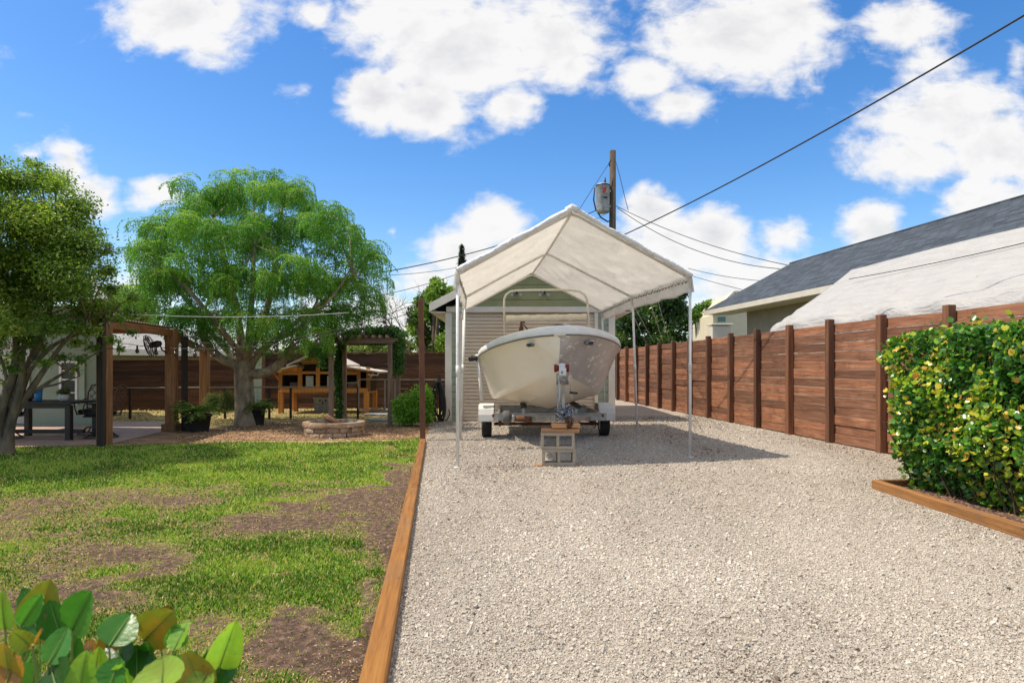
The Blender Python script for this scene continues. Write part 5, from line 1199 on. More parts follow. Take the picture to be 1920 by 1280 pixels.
for i, (px, py, w, d) in enumerate([(722,788,.75,.62),(708,778,.7,.5),(716,771,.66,.42)]):
    c = G(px, py); m = MB(); rs = random.Random(i); k = 9
    m.prism([(c.x+math.copysign(abs(math.cos(2*PI*j/k+.4))**.6, math.cos(2*PI*j/k+.4))*w/2, c.y+math.copysign(abs(math.sin(2*PI*j/k+.4))**.6, math.sin(2*PI*j/k+.4))*d/2*rs.uniform(.85,1.1)) for j in range(k)], .0, .035)
    tag(m.build('stepping_stone', M['slate'], None, (c.x,c.y,0), .006), ['nearest blue grey stepping slab under the vine arch', 'middle blue grey stepping slab leading to the wire gate', 'farthest blue grey stepping slab, closest to the wire gate'][i], 'stepping stone', 'stepping stones through the vine arch')
def arbor():
    Y = 13.0; t = thing('garden_arch', (P(677,780,Y).x, Y, 0), 'weathered wooden garden arch overgrown with dark green vines', 'garden arch')
    xl = P(621,700,Y).x; xr = P(731,700,Y).x; z = CH+(HY-637)/F*Y; dp = .95
    for x, yy in ((xl,Y),(xr,Y+.02),(xl+.02,Y+dp),(xr+.0,Y+dp)): MB().box((x,yy,z/2-.04),(.085,.085,z),None,.005).build('post', M['arbor'], t)
    for yy in (Y-.06, Y+dp+.06): 
        m = MB(); zz = z-.03; m.prism([(xl-.12,zz+.02),(xl-.06,zz-.045),(xr+.06,zz-.045),(xr+.17,zz+.03),(xr+.17,zz+.06),(xl-.12,zz+.06)], yy-.02, yy+.02, 'Y'); m.build('beam', M['arborx'], t)
    for i in range(9):
        x = xl+.06+i*(xr-xl-.1)/8; MB().box((x, Y+dp/2, z+.062), (.035, dp+.42, .06), None, .004).build('rafter', M['arborx'], t)
    rs = np.random.default_rng(3); cl = []
    def C(px, py, Yy, rx, ry, rd=.25): c = P(px,py,Yy); k = Y/F; cl.append((c.x,c.y,c.z,rx*k,rd,ry*k,rx*ry))
    for px in range(606, 750, 11): C(px, 622+random.uniform(-3,3), Y+.45, 14, 8, .55)
    for py in range(640, 790, 12): C(637+random.uniform(-3,3), py, Y+.95, 8, 10, .12)
    for py in range(632, 700, 9): C(748-abs(py-665)*.12, py, Y+.5, 11, 9, .4)
    for py in range(628, 690, 9): C(610+random.uniform(-2,3), py, Y+.5, 8, 8, .35)
    C(640,636,Y-.02,22,5,.08); C(735,618,Y+.2,12,7); C(700,640,Y+.8,30,4,.2)
    crown(t, 'vine', cl, 15000, .062, M['vineleaf'], .6, 12, False, LEAFQ, .3, .3, 1.0)
M['arborx'] = wood('arbor_beam_wood', [(.13,.085,.06), (.25,.175,.125), (.36,.27,.2)], 'X', 14, .85)
arbor()
def coop():
    Y = 16.4; t = thing('chicken_coop', (P(610,760,Y).x, Y, 0), 'orange wooden chicken coop with gabled roof on tall legs before the back fence', 'chicken coop'); X = lambda px: (px-960)/F*Y; Z = lambda py: CH+(HY-py)/F*Y
    D = 1.0
    for px, w in ((527,.12),(538,.09),(676,.11),(687,.12)):
        for yy in ((Y, Y+D) if px in (527,687) else (Y+D*.7,)): MB().box((X(px),yy,Z(733)/2), (w,.1,Z(733)),None,.005).build('leg', M['coop'], t)
    def brd(px0, px1, py0, py1, y, th=.05, mat='coop_x', name='board'): MB().box(((X(px0)+X(px1))/2, y, (Z(py0)+Z(py1))/2), (abs(X(px1)-X(px0)), th, abs(Z(py0)-Z(py1))), None, .004).build(name, M[mat], t)
    brd(528,690,727,735,Y-.03,.06,'coop_x','base_board'); brd(528,690,734.5,737,Y+D/2,D-.1,'coop_x','floor_panel')
    for px0, px1 in ((523,529.5),(559,567),(593,600),(634,640),(669.5,676),(687,694)): brd(px0,px1,688 if px1 > 530 and px0 < 690 else 698,733,Y-.012,.05,'coop','stile')
    for a, b in ((529.5,559),(640,669.5)): brd(a,b,697,702.5,Y-.012,.045,'coop_x','rail')
    brd(567,640,696,701,Y-.02,.05,'coop_x','rail'); brd(567,640,680,682.5,Y-.012,.045,'coop_x','rail')
    # dark interior
    mb = MB(); mb.box(((X(529)+X(690))/2, Y+D, (Z(733)+Z(690))/2), (X(690)-X(529), .03, Z(690)-Z(733)-.02)); mb.box((X(529.5), Y+D/2, (Z(733)+Z(700))/2), (.03, D, Z(700)-Z(733)-.02)); mb.box((X(689), Y+D/2, (Z(733)+Z(700))/2), (.03, D, Z(700)-Z(733)-.02)); mb.build('inner_wall', M['coop_dark'], t)
    brd(568,594,682.5,696,Y+.10,.02,'coop_dark','mesh_opening'); 
    for px0, px1 in ((573,587),(613,627)): brd(px0,px1,704.5,727,Y+.03,.03,'white_door','feed_door')
    for px0, px1 in ((538,552),(648,664)): brd(px0,px1,717,727,Y+.35,.3,'nestbox','nest_box')
    # infill boards above the openings: sloping shed sides and the gable
    def tri(pts, y, name='gable_board'): MB().prism([(X(p[0]),Z(p[1])) for p in pts], y-.015, y+.015, 'Y').build(name, M['coop'], t)
    tri([(529,697),(559,697),(559,687),(529,694)], Y); tri([(640,697),(690,697),(690,696),(640,686)], Y); tri([(566,682),(640,682),(640,680),(603,662),(598,662),(566,679)], Y)
    def roofp(p0, p1, name='roof'):
        m = MB(); a = (X(p0[0]),Z(p0[1])); b = (X(p1[0]),Z(p1[1])); th = .035; m.prism([a,b,(b[0],b[1]+th),(a[0],a[1]+th)], Y-.28, Y+D+.15, 'Y'); m.build(name, M['cooproof'], t)
    roofp((512,698),(560,686.2)); roofp((544,686.5),(601,660)); roofp((601.3,660),(655,686)); roofp((640,686.6),(716,698.6))
    for s, px in ((1,524),(-1,690)): MB().beam((X(px),Y,Z(712)), (X(px-s*10),Y-.02,Z(699)), .05,.05).build('brace', M['coop'], t)
    mb = MB(); mb.tube([(X(693),Y-.2,Z(702)),(X(711),Y-.2,Z(703)),(X(713),Y-.2,Z(699))], .018, 6); mb.build('gutter_pipe', M['white'], t)
M['coop_dark'] = simple('dark_plywood', (.03,.018,.012), .9); M['cooproof'] = simple('pale_roof_panel', (.66,.58,.5), .5, 0, .1, 5); M['white_door'] = simple('pale_door', (.5,.52,.55), .5, 0, .1); M['nestbox'] = simple('pinkish_box', (.32,.2,.18), .7)
coop()
def tub():
    Y = 16.9; t = thing('wash_tub', (P(608,752,Y).x,Y,0), 'grey white tub with round holes standing under the coop', 'tub'); X0 = P(608,752,Y).x; zt = CH+(HY-745)/F*Y; m = MB()
    a = [(-.2,0),(.2,0),(.24,zt),(-.24,zt)]; m.prism([(X0+p[0],p[1]) for p in a], Y-.15, Y+.15, 'Y'); m.box((X0,Y,zt+.01),(.52,.34,.02),None,.004); m.build('tub_body', M['tub'], t)
    for q in (-.07,.08,.0): MB().lathe([(0,-.153),(.025,-.153),(.025,-.15),(0,-.15)], (X0+q,Y,zt-.07-abs(q)*.0-(.05 if q == 0 else 0)), 10, 'Y').build('hole', M['black'], t)
tub()
def run_fence():
    Y = 14.6; t = thing('wire_run_fence', (P(450,770,Y).x,Y,0), 'low post and rail fence with thin dark posts and pale top rail', 'fence'); Z = lambda py: CH+(HY-py)/F*Y; X = lambda px: (px-960)/F*Y
    for px in (143,244,422,505,545,671): MB().box((X(px),Y,Z(725)/2),(.045,.045,Z(725)),None,.003).build('post', M['rail_dark'], t)
    MB().beam((X(205),Y-.01,Z(727)),(X(618),Y-.01,Z(725)),.05,.03,.003).build('top_rail', M['rail'], t); MB().beam((X(618),Y-.01,Z(719)),(X(672),Y-.01,Z(717)),.05,.03,.003).build('top_rail', M['rail'], t)
    MB().beam((X(736),Y-.01,Z(711.5)),(X(838),Y-.01,Z(712)),.05,.03,.003).build('top_rail', M['rail'], t)
    MB().box((X(741),Y,Z(712)/2),(.04,.04,Z(712)),None,.003).build('post', M['rail'], t)
    MB().beam((X(138),Y-.01,Z(727)),(X(205),Y-.01,Z(727)),.05,.03,.003).build('top_rail', M['rail_dark'], t)
    # wire mesh
    m = MB(); r = .0035
    for q in range(1, 8): m.tube([(X(205),Y+.02,q*.085),(X(672),Y+.02,q*.085)], r*.6, 3, False)
    for q in range(70): x = X(205)+q*(X(672)-X(205))/69; m.tube([(x,Y+.02,.02),(x,Y+.02,Z(727))], r*.5, 3, False)
    m.build('wire_mesh', M['rail_dark'], t)
    g = thing('wire_gate', (X(700),Y,0), 'framed wire gate with pale frame between the coop and the vine arch', 'gate'); m = MB()
    a = Z(711); 
    m.beam((X(673),Y-.03,a),(X(733),Y-.03,a),.03,.03); m.beam((X(673),Y-.03,Z(767)),(X(722),Y-.03,Z(767)),.03,.03); m.beam((X(722),Y-.03,Z(767)-.01),(X(722),Y-.03,a-.016),.03,.03); m.beam((X(673),Y-.03,Z(767)+.02),(X(673),Y-.03,a-.016),.025,.03); m.build('gate_frame', M['rail'], g)
    m = MB()
    for q in range(12): x = X(675)+q*(X(720)-X(675))/11; m.tube([(x,Y-.03,Z(766)),(x,Y-.03,a)], .0018, 3, False)
    m.build('wire_mesh', M['rail_dark'], g)
M['rail'] = simple('pale_rail', (.42,.33,.25), .7, 0, .15); M['rail_dark'] = simple('dark_rail', (.035,.025,.02), .7)
run_fence()
def pergola():
    t = thing('pergola', G(322,808), 'stained wooden pergola with a corrugated roof edge over the dining patio', 'pergola'); 
    A = G(196,838); B = G(322,808); C = Vector((P(384,700,14.6).x, 14.6, 0)); 
    H = 1.86
    A = Vector((P(196,700,9.35).x, 9.35, 0)); B = Vector((B.x, B.y, 0)); D = Vector((A.x-3.3, A.y+.2, 0)); E = Vector((B.x-4.2,B.y+1.5,0))
    for p in (A, B): MB().box((p.x,p.y,H/2),(.15 if p is A else .175,.16,H),None,.008).build('post', M['pergola'], t)
    MB().box((C.x,C.y,.82),(.17,.17,1.64),None,.008).build('post', M['pergola'], t)
    MB().box((B.x,B.y,.07),(.26,.26,.14),None,.008).build('post_base', M['pergola'], t)
    d = (B-A).normalized()
    MB().beam(A-d*.25+Vector((0,0,H-.07)), B+d*.1+Vector((0,0,H-.07)), .08,.12,.006).build('beam', M['pergola_x'], t)
    MB().beam(B+Vector((.02,.1,1.72)), C+Vector((.02,-.1,1.56)), .08,.13,.006).build('beam', M['pergola_x'], t)
    MB().beam(B-d*.26+Vector((0,0,H-.14)), B+Vector((0,0,H-.52)), .07,.07,.006).build('brace', M['pergola'], t)
    MB().beam(A-Vector((3.2,-.1,-H+.07)), A+Vector((0,0,H-.07)), .09,.15,.006).build('beam', M['pergola'], t)
    # corrugated roof sheet, its wavy edge along the beam
    nu, nv = 120, 4; s = Vector((-3.4,.55,0)); vs = []
    for i in range(nu+1):
        for j in range(nv+1):
            p = A-d*.35+(B-A+d*.5)*(i/nu)+s*(j/nv); vs.append(p+Vector((0,0,H+.035+.012*math.sin(i*PI*.5)+.06*j/nv)))
    m = MB(); m.add(vs, [(i*(nv+1)+j, i*(nv+1)+j+1, (i+1)*(nv+1)+j+1, (i+1)*(nv+1)+j) for i in range(nu) for j in range(nv)], True); o = m.build('corrugated_roof', M['corr'], t); o.modifiers.new('t','SOLIDIFY').thickness = .003
    for q in (.25,.5,.75,1): 
        p = A.lerp(B,q*.98); MB().beam(p+Vector((-.06,.0,H-.04)), p+s+Vector((0,0,H-.02)), .05,.08,.004).build('purlin', M['pergola_x'], t)
    # fan
    f = thing('patio_fan', P(283,650,11.3), 'black round cage fan mounted on the pergola post', 'fan')
    c = P(280,648,11.4); ax = Vector((-.75,-.6,-.28)).normalized(); u = ax.cross(Vector((0,0,1))).normalized(); v = ax.cross(u); rr = .19
    m = MB()
    def circ(r, o, n=28): return [c+ax*o+u*r*math.cos(2*PI*j/n)+v*r*math.sin(2*PI*j/n) for j in range(n+1)]
    for r, o in ((rr,0),(rr*.98,.03),(rr*.75,.05),(rr*.5,.062),(rr*.25,.068),(rr*.9,-.04),(rr*.55,-.07)): m.tube(circ(r,o), .004 if r < rr*.97 else .007, 5, False)
    for j in range(22): a = 2*PI*j/22; e = u*math.cos(a)+v*math.sin(a); m.tube([c+e*.02+ax*.07, c+e*rr*.6+ax*.06, c+e*rr, c+e*rr*.6-ax*.06], .0028, 4, False)
    m.build('cage', M['black'], f)
    for j in range(3):
        a = 2*PI*j/3+.3; m = MB(); vs = []
        for r in (.03,.08,.13,.165):
            for da, o in ((-.38,-.012),(.38,.014)): e = u*math.cos(a+da)+v*math.sin(a+da); vs.append(c+e*r+ax*o)
        m.add(vs, [(2*i,2*i+1,2*i+3,2*i+2) for i in range(3)], True); m.build('blade', M['galv'], f)
    m = MB(); m.tube([c-ax*.02, c-ax*.14, c-ax*.2], [.05,.06,.035], 12); m.build('motor', M['black'], f)
    m = MB(); q = c-ax*.17; m.tube([q, q+Vector((.04,0,-.12)), P(303,655,11.55), P(313,662,11.6)], .012, 8); m.build('arm', M['black'], f)
M['corr'] = simple('corrugated_sheet', (.34,.27,.2), .6, .1, .15)
pergola()
def pole(px, pyb, pyt, w, mat, name, label, cat, grp=None, Y=None, lean=0):
    b = G(px, pyb) if Y is None else Vector(((px-960)/F*Y, Y, 0)); z = CH+(HY-pyt)/F*b.y
    m = MB(); m.box((b.x, b.y, z/2-.02), (w,w,z+.04), Matrix.Rotation(lean,3,'Y'), .005); o = m.build(name, mat, None, b); return tag(o, label, cat, grp)
M['darkpost'] = wood('dark_post_wood', [(.012,.009,.008), (.03,.02,.015), (.06,.04,.03)], 'Z', 16, .8)
pole(791, 826, 560, .078, M['rustpole'], 'light_post', 'tall rusty red post at the far end of the timber edging', 'post', 'string light posts', lean=R(-.8))
pole(346, 808, 632, .085, M['darkpost'], 'light_post', 'dark brown post right behind the potted fern', 'post', 'string light posts')
pole(190, 843, 562, .085, M['darkpost'], 'light_post', 'near black post right in front of the pergola corner post', 'post', 'string light posts')

# dining set
def table():
    c = G(90, 822); t = thing('dining_table', c, 'dark rectangular patio dining table under the pergola', 'table'); H = .60; w, d = 1.28, .8
    m = MB()
    for k in range(6): m.box((c.x, c.y-d/2+(k+.5)*d/6, H), (w, d/6-.008, .035), None, .003)
    m.build('tabletop', M['tablewood'], t); MB().box((c.x,c.y-d/2+.07,H-.05),(w-.1,.03,.07)).build('apron', M['tablewood'], t); MB().box((c.x,c.y,.12),(w-.1,.07,.06)).build('stretcher', M['tablewood'], t)
    for sx in (-1,1):
        for sy in (-1,1): MB().box((c.x+sx*(w/2-.07), c.y+sy*(d/2-.07), H/2-.02),(.085,.085,H-.03),None,.004).build('leg', M['tablewood'], t)
    z = H+.018
    tb = thing('tumbler', (P(76,750,c.y).x, c.y-.05, z), 'translucent blue tumbler standing on the dark table', 'tumbler'); x = tb.location.x; y = tb.location.y
    MB().lathe([(0,0),(.045,0),(.05,.01),(.068,.2),(.062,.2),(.046,.014),(0,.014)], (x,y,z), 20).build('cup', M['blue'], tb); MB().lathe([(0,.2),(.072,.2),(.072,.215),(0,.22)], (x,y,z), 20).build('lid', M['bluelid'], tb)
    pl = thing('table_planter', (P(112,750,c.y).x, c.y+.1, z), 'small white planter with a pale green plant on the table', 'potted plant'); x = pl.location.x; y = pl.location.y
    MB().lathe([(0,0),(.06,0),(.075,.1),(.068,.1),(.06,.08),(0,.08)], (x,y,z), 18).build('pot', M['white'], pl); crown(pl, 'foliage', [(x,y,z+.14,.09,.09,.05,1)], 260, .05, M['herbleaf'], 0, 3)
    it = thing('flower_bowl', (P(52,750,c.y).x, c.y, z), 'bowl of dried reddish flowers at the left end of the table', 'bowl'); x = it.location.x; y = it.location.y
    MB().lathe([(0,0),(.05,0),(.1,.06),(.094,.062),(.05,.012),(0,.012)], (x,y,z), 18).build('bowl_body', M['cushion'], it); crown(it, 'flowers', [(x,y,z+.1,.1,.1,.05,1)], 420, .035, M['dried'], 0, 4)
    return c
M['bluelid'] = simple('light_blue_plastic', (.1,.4,.6), .3); M['dried'] = leafmat('dried_flower', [(0,(.15,.07,.05)),(.5,(.35,.2,.15)),(1,(.5,.42,.36))], .1, .8)
tc_ = table()
def chair():
    t = thing('patio_chair', (0,0,0), '', 'chair', 'swivel chairs around the patio table')
    k = .82; sh = .44*k
    m = MB(); m.box((0,0,sh),(.5*k,.48*k,.03*k),None,.01); m.build('seat_frame', M['black'], t)
    MB().box((0,-.01,sh+.05*k),(.46*k,.46*k,.08*k),None,.03).build('cushion', M['cushion_dark'], t)
    m = MB(); yb = .25*k; w = .25*k; hb = .62*k; pt = lambda x, z: Vector((x, yb+(z)*.22, sh+z))
    fr = [pt(-w,0), pt(-w*1.02,hb*.7), pt(-w*.8,hb*.93), pt(0,hb), pt(w*.8,hb*.93), pt(w*1.02,hb*.7), pt(w,0)]; m.tube(fr, .016*k, 8, False)
    m.tube([pt(-w,.08),pt(w,.08)], .012*k, 6, False); m.build('back_frame', M['cushion'], t)
    m = MB()
    for i in range(-3, 5):
        for s in (-1, 1):
            x0 = s*(-w)+s*i*w*.5*1.0; a = [(x0, .08), (x0+s*hb*.6, hb*.93)]
            pts = []
            for q in range(13):
                x = a[0][0]+(a[1][0]-a[0][0])*q/12; z = a[0][1]+(a[1][1]-a[0][1])*q/12
                if abs(x) < w*.97: pts.append(pt(x, z))
            if len(pts) > 1: m.tube([pts[0], pts[-1]], .008*k, 5, False)
    m.build('lattice', M['cushion'], t)
    for s in (-1, 1): MB().tube([(s*.25*k,.26*k,sh+.3*k),(s*.29*k,.05*k,sh+.26*k),(s*.29*k,-.18*k,sh+.25*k),(s*.27*k,-.22*k,sh+.12*k),(s*.25*k,-.18*k,sh)], .013*k, 7, False).build('armrest', M['black'], t)
    m = MB(); m.tube([(0,0,.1*k),(0,0,sh)], .028*k, 10); 
    for j in range(4): a = PI/4+PI/2*j; e = Vector((math.cos(a), math.sin(a), 0)); m.tube([Vector((0,0,.16*k)), e*.14*k+Vector((0,0,.15*k)), e*.27*k+Vector((0,0,.03*k)), e*.31*k+Vector((0,0,.015*k))], .014*k, 7, False)
    m.tube([(math.cos(2*PI*j/24)*.30*k, math.sin(2*PI*j/24)*.30*k, .016) for j in range(25)], .012*k, 6, False); m.build('swivel_base', M['black'], t)
    return t
M['cushion_dark'] = simple('black_cushion', (.025,.022,.022), .9)
ch0 = chair()
spots = [(tc_.x+.86, tc_.y+.02, -80, 'lattice backed swivel chair at the right end of the table, beside the post'), (tc_.x-.62, tc_.y-.12, 95, 'swivel chair at the left end of the table behind the leaning tree stems'), (tc_.x+.35, tc_.y+.62, 10, 'swivel chair pushed in on the far side of the table')]
for i, (x, y, a, lb) in enumerate(spots):
    o = ch0 if i == 0 else copy_tree(ch0); o.location = (x, y, .012); o.rotation_euler.z = R(a); o['label'] = lb

# mint house at the left
def mint_house():
    Y = 12.9; t = thing('mint_house', (-9, Y, 0), 'pale mint stucco house with a light shingle roof behind the pergola', 'house'); xr = P(186,700,Y).x
    m = MB(); m.prism([(-16,Y),(xr,Y),(xr*(Y+4)/Y-.15,Y+4),(-16,Y+4)], 0, 2.4); m.build('wall', M['mint'], t)
    Yb = 19.5; xr2 = P(440,700,Yb).x
    MB().box(((xr2-16)/2, Yb+3, .9),(xr2+16-.3, 6, 1.8)).build('rear_wall', M['mint'], t)
    def slab(pts, th=.06): 
        m = MB(); m.add([Vector(p) for p in pts]+[Vector(p)+Vector((0,0,th)) for p in pts], [(0,1,2,3),(7,6,5,4),(0,4,5,1),(1,5,6,2),(2,6,7,3),(3,7,4,0)]); return m
    ze = P(300,655,Yb).z
    slab([(-17,Yb-.5,ze),(xr2+.4,Yb-.5,ze-.12),(xr2-2.0,Yb+3,ze+.66),(-17,Yb+3,ze+.9)]).build('roof', M['shingle_light'], t)
    slab([(-17,Yb-.53,ze-.1),(xr2+.42,Yb-.53,ze-.23),(xr2+.42,Yb-.49,ze-.23),(-17,Yb-.49,ze-.1)], .15).build('fascia', M['trim'], t)
    slab([(-17,Y-.5,2.42),(xr+.5,Y-.5,2.42),(xr-1.8,Y+2.6,3.3),(-17,Y+2.6,3.3)]).build('roof', M['shingle_light'], t)
    for i, (px, py, w, h) in enumerate([(131,716,30,76)]):
        c = P(px, py, Y); k = Y/F; x, z = c.x, c.z; fw = bpy.data.objects.new('window', None)
        g = MB().box((x,Y-.015,z),(w*k,.02,h*k)).build('window', M['glass'], t)
        m = MB(); W_, H_ = w*k, h*k
        for a in (-1, 1): m.box((x+a*W_/2,Y-.03,z),(.045,.05,H_+.09)); m.box((x,Y-.031,z+a*H_/2),(W_-.045,.05,.045))
        m.box((x,Y-.028,z+.05),(W_-.05,.035,.03)); m.box((x,Y-.028,z-H_*.26),(W_-.05,.03,.02)); m.box((x,Y-.028,z+H_*.28),(W_-.05,.03,.02)); m.build('frame', M['white'], g)
        m = MB(); m.box((x+W_/2+.09,Y-.02,z),(.13,.035,H_+.06)); m.build('shutter', M['sage_side'], t)
    m = MB(); c = P(20,700,Y); m.box((c.x,Y-.02,1.0),(.8,.03,1.9)); m.build('door', M['lampgrey'], t)
mint_house()
# hose
def hose():
    Y = 13.86; c = P(824,755,Y); t = thing('garden_hose', (c.x, Y, 0), 'dark garden hose hanging in long loops at the left corner of the garage', 'hose'); rs = random.Random(2)
    m = MB()
    for i in range(13):
        w = rs.uniform(.05,.14); h = rs.uniform(.34,.46); ox = rs.uniform(-.03,.03); oy = -.02*i*.8; zt = CH+(HY-714)/F*Y; pts = []
        for j in range(25):
            a = 2*PI*j/24; pts.append(Vector((c.x+ox+w*math.sin(a)*(1-.25*math.cos(a)), Y+oy-.02, zt-h+h*math.cos(a))))
        m.tube(pts, .0125, 6, False)
    m.build('coils', M['hose'], t); q = Vector((c.x+.02,Y-.2,.12)); m = MB(); m.tube([q, q+Vector((.15,.05,-.08)), q+Vector((.22,.02,.06)), q+Vector((.2,0,.16))], .0125, 6); m.build('hose_end', M['hose'], t)
    m = MB(); m.tube([(c.x,Y+.1,CH+(HY-714)/F*Y-.03),(c.x,Y-.28,CH+(HY-714)/F*Y-.03),(c.x,Y-.3,CH+(HY-714)/F*Y+.04)], .015, 6); m.box((c.x,Y+.09,.5),(.05,.04,1.0)); m.build('hanger', M['black'], t)
hose()

# ---------------------------------------------------------------- neighbours on the right
def neighbour():
    dX = -.132; X0 = 7.5; L0, L1 = 25, 6; ez = CH+1.45*1.5; rz = CH+193/F*25; w = 3.3
    t = thing('neighbour_house', (9, 16, 0), 'beige stucco house with a long blue grey shingle roof behind the right fence', 'house')
    e = lambda Y: X0-dX*(25-Y)*1.0
    eX = lambda Y: 7.5+.132*(25-Y)
    def quad(pts, th, name, mat):
        m = MB(); m.add([Vector(p) for p in pts]+[Vector(p)+Vector((0,0,th)) for p in pts], [(0,1,2,3),(7,6,5,4),(0,4,5,1),(1,5,6,2),(2,6,7,3),(3,7,4,0)]); return m.build(name, mat, t)
    quad([(eX(25),25,ez),(eX(5),5,ez),(eX(5)+w,5,rz),(eX(25)+w,25,rz)], .07, 'roof', M['shingle']); quad([(eX(25)+w*2,25,ez),(eX(5)+w*2,5,ez),(eX(5)+w,5,rz),(eX(25)+w,25,rz)], .07, 'roof', M['shingle'])
    quad([(eX(25)-.05,25.05,ez-.13),(eX(5)-.05,5,ez-.13),(eX(5)+.0,5,ez-.13),(eX(25)+.0,25.05,ez-.13)], .17, 'gutter', M['gutter'])
    i = .95; quad([(eX(25)+.0,25,ez-.12),(eX(5)+.0,5,ez-.12),(eX(5)+i,5,ez-.12),(eX(25)+i,25,ez-.12)], .02, 'soffit', M['gutter'])
    yw = 23.7; m = MB(); m.add([(eX(yw)+i,yw,0),(eX(5)+i,5,0),(eX(5)+2*w-i,5,0),(eX(yw)+2*w-i,yw,0),(eX(yw)+i,yw,ez-.1),(eX(5)+i,5,ez-.1),(eX(5)+2*w-i,5,ez-.1),(eX(yw)+2*w-i,yw,ez-.1)], [(0,1,2,3),(7,6,5,4),(0,4,5,1),(1,5,6,2),(2,6,7,3),(3,7,4,0)]); m.build('wall', M['stucco'], t)
    m = MB(); m.add([(eX(25)+.05,24.9,ez-.02),(eX(25)+2*w-.05,24.9,ez-.02),(eX(25)+w,24.9,rz-.05)], [(0,1,2)]); m.build('gable_end', M['cream'], t)
    m = MB(); m.tube([(eX(5)+w,4.98,rz+.07),(eX(25)+w,25.05,rz+.07)], .045, 6); m.build('ridge_cap', M['shingle'], t)
neighbour()
def tent():
    t = thing('white_tent', (7.3, 10, 0), 'large white fabric tent canopy behind the right fence before the blue roof', 'tent'); ny, nx = 120, 60; V = []
    hw = 1.75
    for j in range(ny+1):
        Y = 13.4-9.4*j/ny; rx = 7.05+.097*(13.4-Y); 
        for i in range(nx+1):
            s = -1.28+2.56*i/nx; sa = abs(s); sg = -1 if s < 0 else 1
            if sa <= 1: x = rx+sg*hw*sa; z = 3.2-1.21*sa-.05*math.sin(PI*sa)
            else: x = rx+sg*hw; z = 1.99-(sa-1)*2.6
            yy = Y-(.2*sa if True else 0); 
            w = min(max((sa-.62)*4, 0), 1); z += w*(.03*math.sin(Y*2.1+s*31)+.022*math.sin(Y*4.3+sa*47)+.09*(fbm(np.array([Y*2.2+30]), np.array([sa*9.0]), 3, 3)[0]-.5))
            z += .012*math.sin(Y*1.3+s*3)*(1-w); x += sg*w*.03*math.sin(Y*5+sa*15)
            V.append((x, yy, z))
    Fc = [(j*(nx+1)+i, j*(nx+1)+i+1, (j+1)*(nx+1)+i+1, (j+1)*(nx+1)+i) for j in range(ny) for i in range(nx)]
    o = npmesh('fabric', V, Fc, M['tent'], t, None, True); o.modifiers.new('t','SOLIDIFY').thickness = .004
    for Y in (12.2, 10.6, 9.0, 7.4, 5.8):
        rx = 7.05+.097*(13.4-Y); m = MB(); m.tube([(rx+sg*hw*sa, Y-.2*abs(sa), 3.2-1.21*sa-.05*math.sin(PI*sa)+.012*math.sin(Y*1.3-sa*3)*(sa < .62)+.001) for sg, sa in [(-1, q/16) for q in range(11)]], .005, 5, False); m.build('seam', M['tent'], t)
    for Y in (13.0, 9.0, 5.0):
        for s in (-1,1): x = 7.05+.097*(13.4-Y)+s*(hw-.06); MB().tube([(x,Y,0),(x,Y,1.95)], .022, 8).build('leg', M['whitepipe'], t)
tent()
def far_houses():
    t = thing('cream_house', (12, 36, 0), 'small cream house with a teal window above the fence, left of the blue roof', 'house'); Y = 36; X = lambda px: (px-960)/F*Y; Z = lambda py: CH+(HY-py)/F*Y
    MB().box(((X(1337)+X(1400))/2, Y+2, Z(590)/2),(X(1400)-X(1337),4,Z(590))).build('wall', M['cream'], t)
    MB().prism([(X(1340),Z(590)),(X(1410),Z(590)),(X(1395),Z(553)),(X(1372),Z(551))], Y, Y+4, 'Y').build('gable', M['cream'], t)
    m = MB(); m.beam((X(1334),Y-.2,Z(588)),(X(1372),Y-.2,Z(549)),.5,.12); m.beam((X(1372),Y-.2,Z(549)),(X(1400),Y-.2,Z(549)),.5,.12); m.build('roof_trim', M['gutter'], t)
    g = MB().box((X(1353),Y-.02,Z(599)),(.42,.04,.3)).build('window', M['teal'], t); MB().box((X(1353),Y-.03,Z(599)-.17),(.5,.06,.05)).build('sill', M['gutter'], g)
    t = thing('grey_house', (11, 42, 0), 'low grey blue house with a pale grey roof beyond the low hedge', 'house'); Y = 42
    MB().box(((X(1265)*42/36+X(1340)*42/36)/2, Y+2, Z(612)/2),( (1340-1265)/F*42,4,1.15+(690-612)/F*42)).build('wall', M['grayblue'], t)
    x0, x1 = (1262-960)/F*42, (1345-960)/F*42; z0, z1 = CH+(690-614)/F*42, CH+(690-599)/F*42
    m = MB(); m.add([(x0,Y-.4,z0),(x1,Y-.4,z0),(x1,Y+2,z1),(x0+.6,Y+2,z1),(x0,Y-.4,z0-.12),(x1,Y-.4,z0-.12),(x1,Y+2,z1-.12),(x0+.6,Y+2,z1-.12)], [(0,1,2,3),(7,6,5,4),(0,4,5,1),(1,5,6,2),(2,6,7,3),(3,7,4,0)]); m.build('roof', M['shingle_light'], t)
    # rooftop air unit seen above the fence
    u = thing('air_vent_box', (P(1350,618,30).x,30,0), 'pale boxy vent unit peeping over the right fence', 'vent box'); c = P(1350,616,30); m = MB(); m.box((c.x,30,c.z/2+.1),(.9,.6,c.z-.0),None,.03); m.build('casing', M['gutter'], u); MB().box((c.x,30,c.z+.18),(1.0,.7,.07),None,.02).build('lid', M['gutter'], u)
M['teal'] = simple('teal_glass', (.08,.22,.2), .2)
far_houses()

